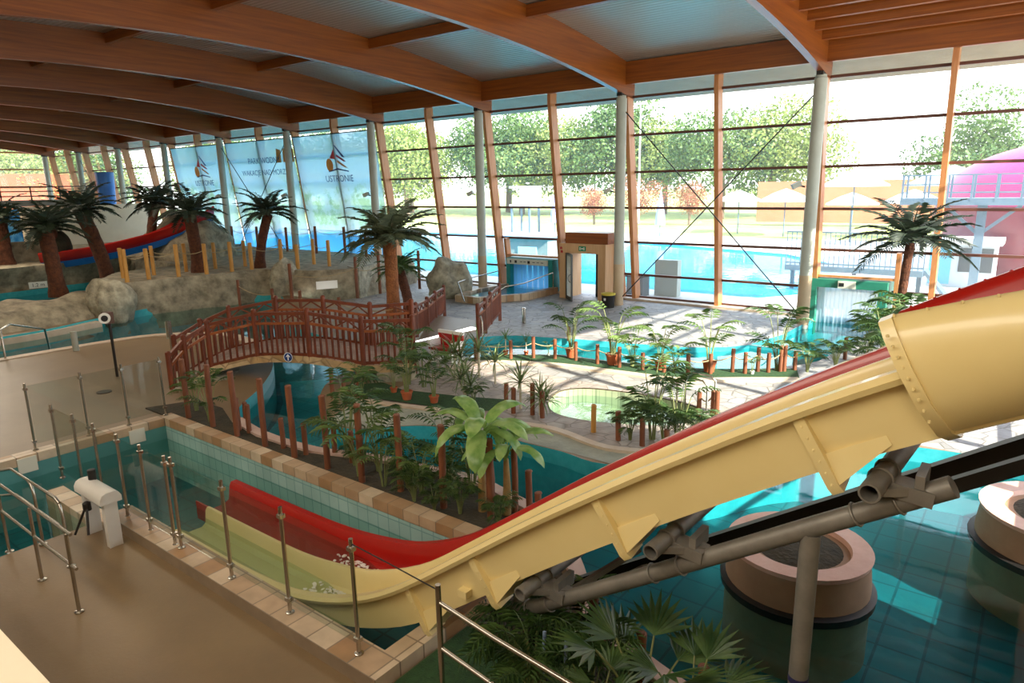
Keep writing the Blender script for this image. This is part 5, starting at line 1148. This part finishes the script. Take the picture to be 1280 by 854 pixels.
# ------------------------------------------------------------------ printed beach banners on the glass
def banner(label, xa, xb, seed, text, logo):
    nt = NT('beach_print%d' % seed); co = nt.n('ShaderNodeTexCoord').outputs['Object']; sp = nt.n('ShaderNodeSeparateXYZ'); nt.l(co, sp.inputs[0])
    nz = nt.n('ShaderNodeTexNoise', Scale=.8, Detail=5.); nz.inputs['Distortion'].default_value = 1.; nt.l(co, nz.inputs['Vector'])
    ad = nt.n('ShaderNodeMath', operation='MULTIPLY_ADD'); ad.inputs[1].default_value = .9; nt.l(nz.outputs[0], ad.inputs[0]); nt.l(sp.outputs['Z'], ad.inputs[2])
    mr_ = nt.n('ShaderNodeMapRange'); mr_.inputs[1].default_value = -.2; mr_.inputs[2].default_value = 7.6; nt.l(ad.outputs[0], mr_.inputs[0])
    base = ramp(nt, mr_.outputs[0], [(.02, '#e9e4d6'), (.13, '#e6eeea'), (.17, '#79c8ee'), (.30, '#6cc0ea'), (.34, '#e0eef0'), (.42, '#dbe8de'), (.6, '#d3e5e2'), (.7, '#cde3ee'), (.95, '#c6deea')])
    nz2 = nt.n('ShaderNodeTexNoise', Scale=.75, Detail=8., Roughness=.7); mp = nt.n('ShaderNodeMapping'); mp.inputs['Location'].default_value = (seed*3.7, 0, seed); nt.l(co, mp.inputs[0]); nt.l(mp.outputs[0], nz2.inputs['Vector'])
    band = nt.n('ShaderNodeMapRange'); band.interpolation_type = 'SMOOTHSTEP'; band.inputs[1].default_value = 5.8; band.inputs[2].default_value = 4.0; nt.l(sp.outputs['Z'], band.inputs[0])
    b2 = nt.n('ShaderNodeMapRange'); b2.interpolation_type = 'SMOOTHSTEP'; b2.inputs[1].default_value = 1.8; b2.inputs[2].default_value = 2.6; nt.l(sp.outputs['Z'], b2.inputs[0])
    lf = ramp(nt, nz2.outputs[0], [(.5, (0, 0, 0, 1)), (.6, (1, 1, 1, 1))]); mu = nt.n('ShaderNodeMath', operation='MULTIPLY'); nt.l(lf, mu.inputs[0]); nt.l(band.outputs[0], mu.inputs[1]); mu2 = nt.n('ShaderNodeMath', operation='MULTIPLY'); nt.l(mu.outputs[0], mu2.inputs[0]); nt.l(b2.outputs[0], mu2.inputs[1])
    mx = nt.n('ShaderNodeMix'); mx.data_type = 'RGBA'; nt.l(mu2.outputs[0], mx.inputs[0]); nt.l(base, mx.inputs[6]); mx.inputs[7].default_value = lin('#b7cfae')
    tl = nt.n('ShaderNodeBsdfTranslucent'); nt.l(mx.outputs[2], tl.inputs[0]); df = nt.n('ShaderNodeBsdfDiffuse'); nt.l(mx.outputs[2], df.inputs[0]); tp = nt.n('ShaderNodeBsdfTransparent', Color=lin('#e2eff5'))
    a1 = nt.n('ShaderNodeMixShader'); a1.inputs[0].default_value = .15; nt.l(tl.outputs[0], a1.inputs[1]); nt.l(df.outputs[0], a1.inputs[2]); a2 = nt.n('ShaderNodeMixShader'); a2.inputs[0].default_value = .42; nt.l(a1.outputs[0], a2.inputs[1]); nt.l(tp.outputs[0], a2.inputs[2]); nt.l(a2.outputs[0], nt.out.inputs[0])
    t = thing('window_banner', label, 'banner', (xa, 24.4, 0)); z0, z1 = .0, 7.25
    Y = lambda z: yglass(z)-.47
    m = MB()
    m.hexa([(xa, Y(z0), z0), (xb, Y(z0), z0), (xb, Y(z0)+.012, z0), (xa, Y(z0)+.012, z0), (xa, Y(z1), z1), (xb, Y(z1), z1), (xb, Y(z1)+.012, z1), (xa, Y(z1)+.012, z1)]); m.build('printed_cloth', nt.m, t)
    MB().tube([(xa-.05, Y(z1), z1+.02), (xb+.05, Y(z1), z1+.02)], .03, 8).build('hanging_rail', M['dksteel'], t)
    ax = V((1, 0, 0)); bz = (V((0, Y(1), 1))-V((0, Y(0), 0))).normalized()
    if logo:
        c = V(((xa+xb)/2+.1, Y(5.75)-.012, 5.75))
        def poly(nm, pts, col): return MB().add([c+ax*x+bz*z for x, z in pts], [tuple(range(len(pts)))]).build(nm, mat(nm+'_%d' % seed, col, rough=.6), t)
        poly('sun_shape', [(-.62+.3*math.cos(k*.52), -.1+.36*math.sin(k*.52)) for k in range(12)], '#dda45a')
        poly('sail_red', [(-.55, .25), (-.1, .75), (-.1, .2)], '#c7444e'); poly('sail_blue', [(-.05, .95), (.1, .9), (.75, .25), (.5, .3)], '#32508f'); poly('sail_stripe', [(0, .35), (.1, .45), (.8, .05), (.6, .05)], '#b2506a')
        poly('sail_gold', [(0, .05), (.1, .15), (.9, -.3), (.6, -.25)], '#c99a5e'); poly('wave_line', [(-.8, -.48), (0, -.36), (.9, -.5), (.9, -.44), (0, -.28), (-.8, -.42)], '#3c4a86')
        letters(logo, c+bz*-.85, ax, bz, .5, M['ink'], t)
    if text:
        c = V((xa+(xb-xa)*.56, Y(5.75)-.012, 5.75)); 
        for k, (tx, hh, dz) in enumerate(text): letters(tx, c+bz*dz, ax, bz, hh, M['ink'], t)
        m = MB()
        for i, (x, col) in enumerate(((1.55, 0), (2.2, 0), (2.8, 0))): m.add([c+ax*(x+u)+bz*(.55+w) for u, w in ((-.25, -.35), (.2, -.35), (.3, .35), (-.1, .45))], [(0, 1, 2, 3)])
        m.build('emblem', mat('emblem_gold', '#b79a5a', rough=.6), t)
M['ink'] = mat('print_ink', '#42557a', rough=.7)
banner('pale blue beach banner with a sail logo, nearest to the clear glass on the right', colx(4)+.1, colx(3)-.15, 1, None, 'USTRONIE')
banner('pale blue beach banner with two lines of lettering in the middle of three', colx(5)+.1, colx(4)-.1, 2, [('PARK WODNY', .5, .35), ('WAKACJE NAD MORZEM', .45, -.35)], None)
banner('pale blue beach banner with a small sail logo, farthest left', colx(6)+.3, colx(5)-.1, 3, None, 'USTRONIE')
# ------------------------------------------------------------------ outside the glass
M['lawn'] = mat('lawn', '#8c9a52', '#b3b26c', rough=.9, scale=.6, bump=.3, bscale=20)
M['patio'] = mat('patio_stone', '#b5ada2', '#c9c1b5', rough=.7, scale=.5)
M['outwater'] = water_mat('outdoor_water', '#7fe0ec', 1.0, .15, '#34c6e2', .55)
M['canvas'] = mat('white_canvas', '#e8e2dc', '#f2ede6', rough=.8, scale=1)
M['salmon'] = mat('salmon_wall', '#b4714f', '#bd7c5a', rough=.8, scale=.4)
M['pink'] = mat('pink_fibreglass', '#b01458', '#b81c60', rough=.4, scale=.6); M['deepred'] = mat('red_dome_base', '#6e0a1a', '#7c0e20', rough=.4, scale=.6)
M['bluegrey'] = mat('walkway_steel', '#566b7a', '#647988', rough=.4, metal=.2, scale=2)
opool = [(-62, 30), (-9.5, 30), (-7.0, 34), (-9, 44), (-14, 50), (-30, 56), (-70, 58)]
struct(MB().sheet([(-140, 26.0), (40, 26.0), (40, 64), (-140, 64)], [opool], lambda x, y: -.62).build('floor_patio', M['patio']))
struct(MB().sheet(opool, [], lambda x, y: -1.6).build('floor_outdoor_pool', mat('outdoor_pool_floor', '#25b7d8', '#35c2de', rough=.5)))
struct(MB().wallring(opool, -1.6, -.62).build('wall_outdoor_pool', M['brightblue'])); struct(MB().sheet(opool, [], lambda x, y: -.74).build('water', M['outwater']))
rows = []
for i in range(25):
    y = 64+i*6; rows.append([(-190+j*11, y, -.64+3.4*(i/24)**1.2+(.35*noise.noise(V((j*.5, i*.4, 0))) if 0 < i < 24 else 0)) for j in range(26)])
struct(MB().grid(rows).build('ground_lawn', M['lawn']))
struct(MB().span((-260, 25.5, -1.8), (120, 230, -1.7)).build('ground_base', M['patio']))
def leafball(seed, n, m, name):
    random.seed(seed); mb = MB(); cl = []
    for i in range(15):
        a = random.uniform(0, 2*PI); r = random.uniform(0, .62)**.8; cl.append((V((r*math.cos(a), r*math.sin(a), random.uniform(-.35, .62)*(1.1-r))), random.uniform(.28, .48)))
    for i in range(n):
        c, r = random.choice(cl); d = V((random.gauss(0, 1), random.gauss(0, 1), random.gauss(0, 1))).normalized(); p = c+d*r*random.uniform(.75, 1.05)
        e = V((random.gauss(0, 1), random.gauss(0, 1), random.gauss(0, 1))).normalized(); g = d.cross(e).normalized(); e = (e*.7+d*.3).normalized(); s = random.uniform(.016, .034)
        mb.add([p-e*s, p+g*s*.6, p+e*s, p-g*s*.6], [(0, 1, 2, 3)])
    return mb
M['tree1'] = leaf_mat('tree_leaf_mid', '#466030', '#6c8748', .6, .35); M['tree2'] = leaf_mat('tree_leaf_pale', '#6d7f3e', '#95a157', .6, .35); M['tree3'] = leaf_mat('tree_leaf_rust', '#8a5138', '#a8684a', .6, .3)
M['bark'] = mat('bark', '#6b5a48', '#857260', rough=.95, scale=4)
tp = []
for q, (mk, n) in enumerate((('tree1', 9500), ('tree2', 9500), ('tree3', 4000), ('tree1', 9500))):
    t = thing('tree', None, 'tree', (0, 0, 0)); m = leafball(40+q, n, None, ''); m.v = [V((p.x, p.y, p.z+.55)) for p in m.v]; m.build('crown', M[mk], t)
    tr = MB().tube([(0, 0, -.6), (.02, 0, 0), (0, 0, .4)], [.055, .045, .03], 7); 
    for k in range(5): tr.tube([(0, 0, .05+.06*k), (.25*math.cos(k*2.4), .25*math.sin(k*2.4), .45+.05*k)], [.025, .01], 5)
    tr.build('trunk', M['bark'], t); tp.append([t, False])
random.seed(11); trees = []
for i in range(17): trees.append((-162+i*8.4+random.uniform(-2, 2), random.uniform(84, 98), random.uniform(8.5, 11.5), random.choice((0, 1, 3))))
for i in range(6): trees.append((-4+i*6.5, random.uniform(100, 120), random.uniform(3.6, 4.8), random.choice((0, 1, 3))))
for i in range(4): trees.append((-175+i*6, 66+random.uniform(-2, 2)-i*9, 10., random.choice((0, 1))))
trees += [(-44, 74, 3., 2), (-39, 76, 3.6, 2), (-33, 77, 3.2, 2), (-6, 92, 7.5, 0), (-98, 30, 7, 1), (-104, 20, 8, 0), (-108, 10, 9, 1), (-96, 38, 7, 0)]
kinds = ['leafy mid green tree', 'pale yellow green tree', 'rust coloured bush', 'broad mid green tree']
for i, (x, y, s, k) in enumerate(trees):
    z = -.6+(3.4*max(0, (y-64)/144)**1.2)+s*.34; s *= 1.06
    o = place(tp[k][0], (x, y, z), i*1.3, (s, s, s*.95)) if not tp[k][1] else dup(tp[k][0], (x, y, z), i*1.3, (s, s, s*.95)); tp[k][1] = True
    o['group'] = 'trees beyond the outdoor pool'; o['label'] = ['leafy green tree in the belt beyond the lawn', 'pale yellow green tree in the belt beyond the lawn', 'low rust coloured bush in front of the green trees', 'leafy green tree in the belt beyond the lawn'][k]
    if y < 60: o['group'] = 'trees behind the orange building'; o['label'] = 'green tree showing above the orange building at far left'
for k, (t, used) in enumerate(tp):
    if not used:
        for ch in list(t.children): bpy.data.objects.remove(ch)
        bpy.data.objects.remove(t)
tag(MB().span((-26, 79.5, 0.), (24, 80, 4.4)).build('garden_wall', M['salmon']), 'salmon pink garden wall behind the white parasols', 'wall')
tag(MB().span((-92.5, -4, -.6), (-92, 34, 6.7)).build('orange_building', mat('orange_render', '#8a4020', '#944a28', rough=.8, scale=.4)), 'orange building side seen through the far left windows', 'building')
def parasol(x, y, r, h, label):
    t = thing('parasol', label, 'parasol', (x, y, -.6), 'white parasols on the lawn')
    MB().lathe((x, y, 0), [(r, h), (r*.98, h+.12), (r*.5, h+r*.3), (.04, h+r*.48)], 8, False).build('canopy', M['canvas'], t); MB().tube([(x, y, -.6), (x, y, h+r*.4)], .06, 8).build('pole', M['bluegrey'], t)
for i, (x, y, r, h, lb) in enumerate([(-12.5, 62, 2.6, 3.9, 'white parasol in the clear glass just right of the rightmost steel column'), (-5.6, 60, 3., 3.9, 'wide white parasol behind the grey walkway railing'), (-19, 66, 2.4, 2.6, 'low white parasol left of the rightmost steel column'), (-24, 68, 2.2, 2.6, 'white parasol on the pale lawn farthest left'),
    (-9., 68, 2.4, 2.4, 'low white parasol in front of the salmon wall'), (-14.2, 70, 2.3, 2.2, 'small white parasol beneath the salmon wall'), (1.0, 66, 4.2, 5.4, 'tall pointed white tent above the pink dome')]): parasol(x, y, r, h, lb)
# pink dome with a raised grey walkway
d = thing('dome', 'huge pink fibreglass bowl of a water slide outside the right hand glass', 'slide', (0.6, 46, 0)); m = MB(); C_ = (1.2, 46., 2.6)
m.lathe((C_[0], C_[1], 0), [(6.1*math.cos(a), 3.0+3.2*math.sin(a)) for a in [k*PI/2/12 for k in range(13)][:-1]]+[(.02, 6.2)], 48).build('upper_shell', M['pink'], d)
MB().lathe((C_[0], C_[1], 0), [(5.2, -.62), (6.0, .8), (6.25, 2.4), (6.15, 3.0)], 48).build('lower_shell', M['deepred'], d, 'dark red lower shell')
w = thing('walkway', 'raised blue grey steel walkway with a railing in front of the pink dome', 'walkway', (-2, 37, 3)); 
MB().span((-5.3, 36, 3.2), (6, 37.4, 3.5)).build('platform', M['bluegrey'], w); m = MB()
for z in (4.5, 4.1, 3.75): m.span((-5.3, 36.0, z-.03), (6, 36.05, z+.03))
m.build('rail', M['bluegrey'], w)
for k in range(12): MB().span((-5.28+k*.55*1.6, 35.98, 3.4), (-5.2+k*.55*1.6, 36.07, 4.52)).build('rail_post', M['bluegrey'], w)
for k in range(12): MB().span((-5.28+k*.55*1.6, 37.33, 3.4), (-5.2+k*.55*1.6, 37.4, 4.52)).build('rail_post', M['bluegrey'], w)
MB().span((-2.35, 36.5, -.6), (-2.0, 36.8, 3.2)).build('post', M['bluegrey'], w)
MB().bar((-2.2, 36.65, 1.9), (-3.6, 36.65, 3.2), .12, .14).bar((-2.2, 36.65, 1.9), (-.8, 36.65, 3.2), .12, .14).build('bracket', M['bluegrey'], w)
w = thing('walkway', 'low grey footbridge with upright railing bars behind the strip curtain with a green frame', 'walkway', (-6, 34, .4)); MB().span((-9.5, 33.6, .25), (-3.8, 35, .5)).build('platform', M['bluegrey'], w); m = MB()
for z in (2.05, .62): m.span((-9.5, 33.6, z-.03), (-3.8, 33.66, z+.03))
for k in range(28): m.span((-9.48+k*.21, 33.61, .5), (-9.45+k*.21, 33.65, 2.03))
m.build('railing', M['bluegrey'], w)
for x in (-9.3, -6.6, -4.0): MB().span((x-.08, 34.2, -.7), (x+.08, 34.4, .25)).build('post', M['bluegrey'], w)
MB().bar((-3.8, 34.2, .5), (-2.9, 34.2, -.6), .9, .12).build('stair_flight', M['bluegrey'], w)
kz = thing('kiosk', 'small white and light blue kiosk with a flat roof below the walkway', 'kiosk', (-2.5, 35, -.6)); MB().span((-4.1, 37.9, -.62), (-1.5, 39.8, 1.35)).build('body', mat('kiosk_white', '#d3dbe0', rough=.6), kz)
MB().span((-4.3, 37.6, 1.35), (-1.3, 40, 1.6)).build('roof', M['white'], kz); MB().span((-4.05, 37.85, -.5), (-3.2, 37.9, 1.2)).build('blue_panel', mat('kiosk_blue', '#6fc0e4', rough=.5), kz); MB().span((-2.9, 37.85, .1), (-2.3, 37.9, 1.2)).span((-2.1, 37.85, .1), (-1.6, 37.9, 1.2)).build('window', M['slate'], kz)
# odds and ends on the far side of the pool
t = thing('lifeguard_tower', 'pale lifeguard tower on stilts beyond the outdoor pool', 'tower', (-46, 62, -.6))
for x, y in ((-47, 61.2), (-44.6, 61.2), (-47, 63), (-44.6, 63)): MB().span((x-.1, y-.1, -.62), (x+.1, y+.1, 2.2)).build('stilt', M['bluegrey'], t)
MB().span((-47.2, 61, 2.2), (-44.4, 63.2, 2.45)).span((-47.2, 62.9, 2.4), (-44.4, 63.2, 4.2)).span((-47.2, 61, 4.2), (-44.4, 63.2, 4.4)).build('cabin', M['canvas'], t)
t = thing('changing_hut', 'grey poolside hut with a bright opening above the blue strip curtain', 'hut', (-31.5, 40, -.6)); MB().span((-30.2, 39, -.62), (-26.9, 40.8, .75)).build('body', mat('hut_grey', '#77827c', '#8b948c', rough=.8, scale=2), t); MB().span((-29.4, 38.9, -.5), (-27.8, 39, .2)).build('opening', mat('hut_blue', '#a8dcea', rough=.5), t)
MB().span((-30.4, 38.7, .75), (-26.7, 41, .85)).build('roof', M['bluegrey'], t)
for i, (x, y, lb) in enumerate(((-29.5, 62, 'closed lilac parasol beyond the pool left of the central mullion'), (-42, 62.3, 'closed lilac parasol beyond the pool left of the glass door'))):
    t = thing('closed_parasol', lb, 'parasol', (x, y, -.6)); MB().lathe((x, y, 0), [(.5, .5), (.42, 1.6), (.1, 3.4), (.02, 3.7)], 10).build('canopy', mat('lilac_cloth%d' % i, '#8e97d0', rough=.8), t); MB().tube([(x, y, -.62), (x, y, .6)], .06, 8).build('pole', M['bluegrey'], t)
t = thing('waste_container', 'dark wheeled container on the patio outside the right hand glass', 'bin', (-14.3, 28.2, -.62)); MB().span((-14.7, 27.6, -.62), (-13.9, 28.3, .25)).build('body', M['slate'], t); MB().span((-14.75, 27.55, .25), (-13.85, 28.35, .33)).build('lid', M['dksteel'], t)
tag(MB().span((-13.7, 28.4, -.62), (-12.6, 28.8, 1.0)).build('grey_screen', mat('grey_panel', '#a9b0a6', rough=.7)), 'plain grey green panel beside the dark wheeled container outside', 'panel')
t = thing('lamp_mast', 'slim white lamp mast in front of the trees behind the central glass', 'lamp', (-37, 72, 0)); MB().tube([(-37, 72, 0), (-37, 72, 13)], [.14, .07], 8).build('mast', M['white'], t); MB().span((-37.7, 71.8, 13), (-36.3, 72.2, 13.2)).build('lamp_head', M['white'], t)
# ------------------------------------------------------------------ light, sky, camera
wd = bpy.data.worlds.new('sky'); SC.world = wd; wd.use_nodes = True; t = wd.node_tree; t.nodes.clear()
wo = t.nodes.new('ShaderNodeOutputWorld'); bg = t.nodes.new('ShaderNodeBackground'); tc = t.nodes.new('ShaderNodeTexCoord'); sx = t.nodes.new('ShaderNodeSeparateXYZ'); rp_ = t.nodes.new('ShaderNodeValToRGB')
t.links.new(tc.outputs['Generated'], sx.inputs[0]); t.links.new(sx.outputs['Z'], rp_.inputs[0])
e = rp_.color_ramp.elements; e[0].position = 0; e[0].color = (1, .98, .95, 1); e[1].position = .6; e[1].color = (.55, .72, 1, 1); k = e.new(.22); k.color = (.9, .95, 1, 1)
t.links.new(rp_.outputs[0], bg.inputs[0]); bg.inputs[1].default_value = 2.0; t.links.new(bg.outputs[0], wo.inputs[0])
def sun(dirv, energy, col, ang):
    l = bpy.data.lights.new('sun', 'SUN'); l.energy = energy; l.color = col; l.angle = math.radians(ang); o = bpy.data.objects.new('sun', l); COL.objects.link(o)
    o.rotation_euler = V(dirv).to_track_quat('-Z', 'Y').to_euler(); o.location = (40, -10, 40)
sun((-.80, .22, -.58), 8.5, (1, .93, .82), .6)
def area(name, loc, sz, e, col, rot=(0, 0, 0)):
    l = bpy.data.lights.new(name, 'AREA'); l.shape = 'RECTANGLE'; l.size, l.size_y = sz; l.energy = e; l.color = col; o = bpy.data.objects.new(name, l); COL.objects.link(o); o.location = loc; o.rotation_euler = rot
for i, (x, e_) in enumerate(((-9.6, 45), (-23.8, 170), (-38, 420), (-52, 420))): area('ceiling_lamp', (x, 9, 8.2), (5, 3), e_, (1, .86, .68))  # added warm fill under the roof, with no fittings behind it
area('south_fill', (-8, -1.3, 6.3), (18, 2.4), 520, (1, .9, .74), (math.radians(62), 0, 0))  # added warm fill from the viewer's side; the south wall has no lamp
cd = bpy.data.cameras.new('camera'); cam = bpy.data.objects.new('camera', cd); COL.objects.link(cam); SC.camera = cam
cd.sensor_width = 36; cd.sensor_fit = 'HORIZONTAL'; cd.lens = 852.73/1280*36; cd.clip_start = .05; cd.clip_end = 500
pi_, ya, ro = .2224478, .6579906, -.017310
F = V((-math.sin(ya)*math.cos(pi_), math.cos(ya)*math.cos(pi_), -math.sin(pi_))); R = V((math.cos(ya), math.sin(ya), 0)); U = R.cross(F)
R2 = R*math.cos(ro)+U*math.sin(ro); U2 = -R*math.sin(ro)+U*math.cos(ro)
cam.matrix_world = Matrix(((R2.x, U2.x, -F.x, 0), (R2.y, U2.y, -F.y, 0), (R2.z, U2.z, -F.z, 4.3), (0, 0, 0, 1)))
SC.view_settings.view_transform = 'Standard'; SC.view_settings.look = 'None'; SC.view_settings.gamma = 1; SC.view_settings.use_curve_mapping = False; SC.view_settings.exposure = 1.3
cy = SC.cycles; cy.use_denoising = True; cy.max_bounces = 8; cy.diffuse_bounces = 4; cy.glossy_bounces = 4; cy.transparent_max_bounces = 24; cy.sample_clamp_indirect = 6; cy.caustics_reflective = False; cy.caustics_refractive = False
for o in bpy.data.objects:
    if '_o' in o: del o['_o']
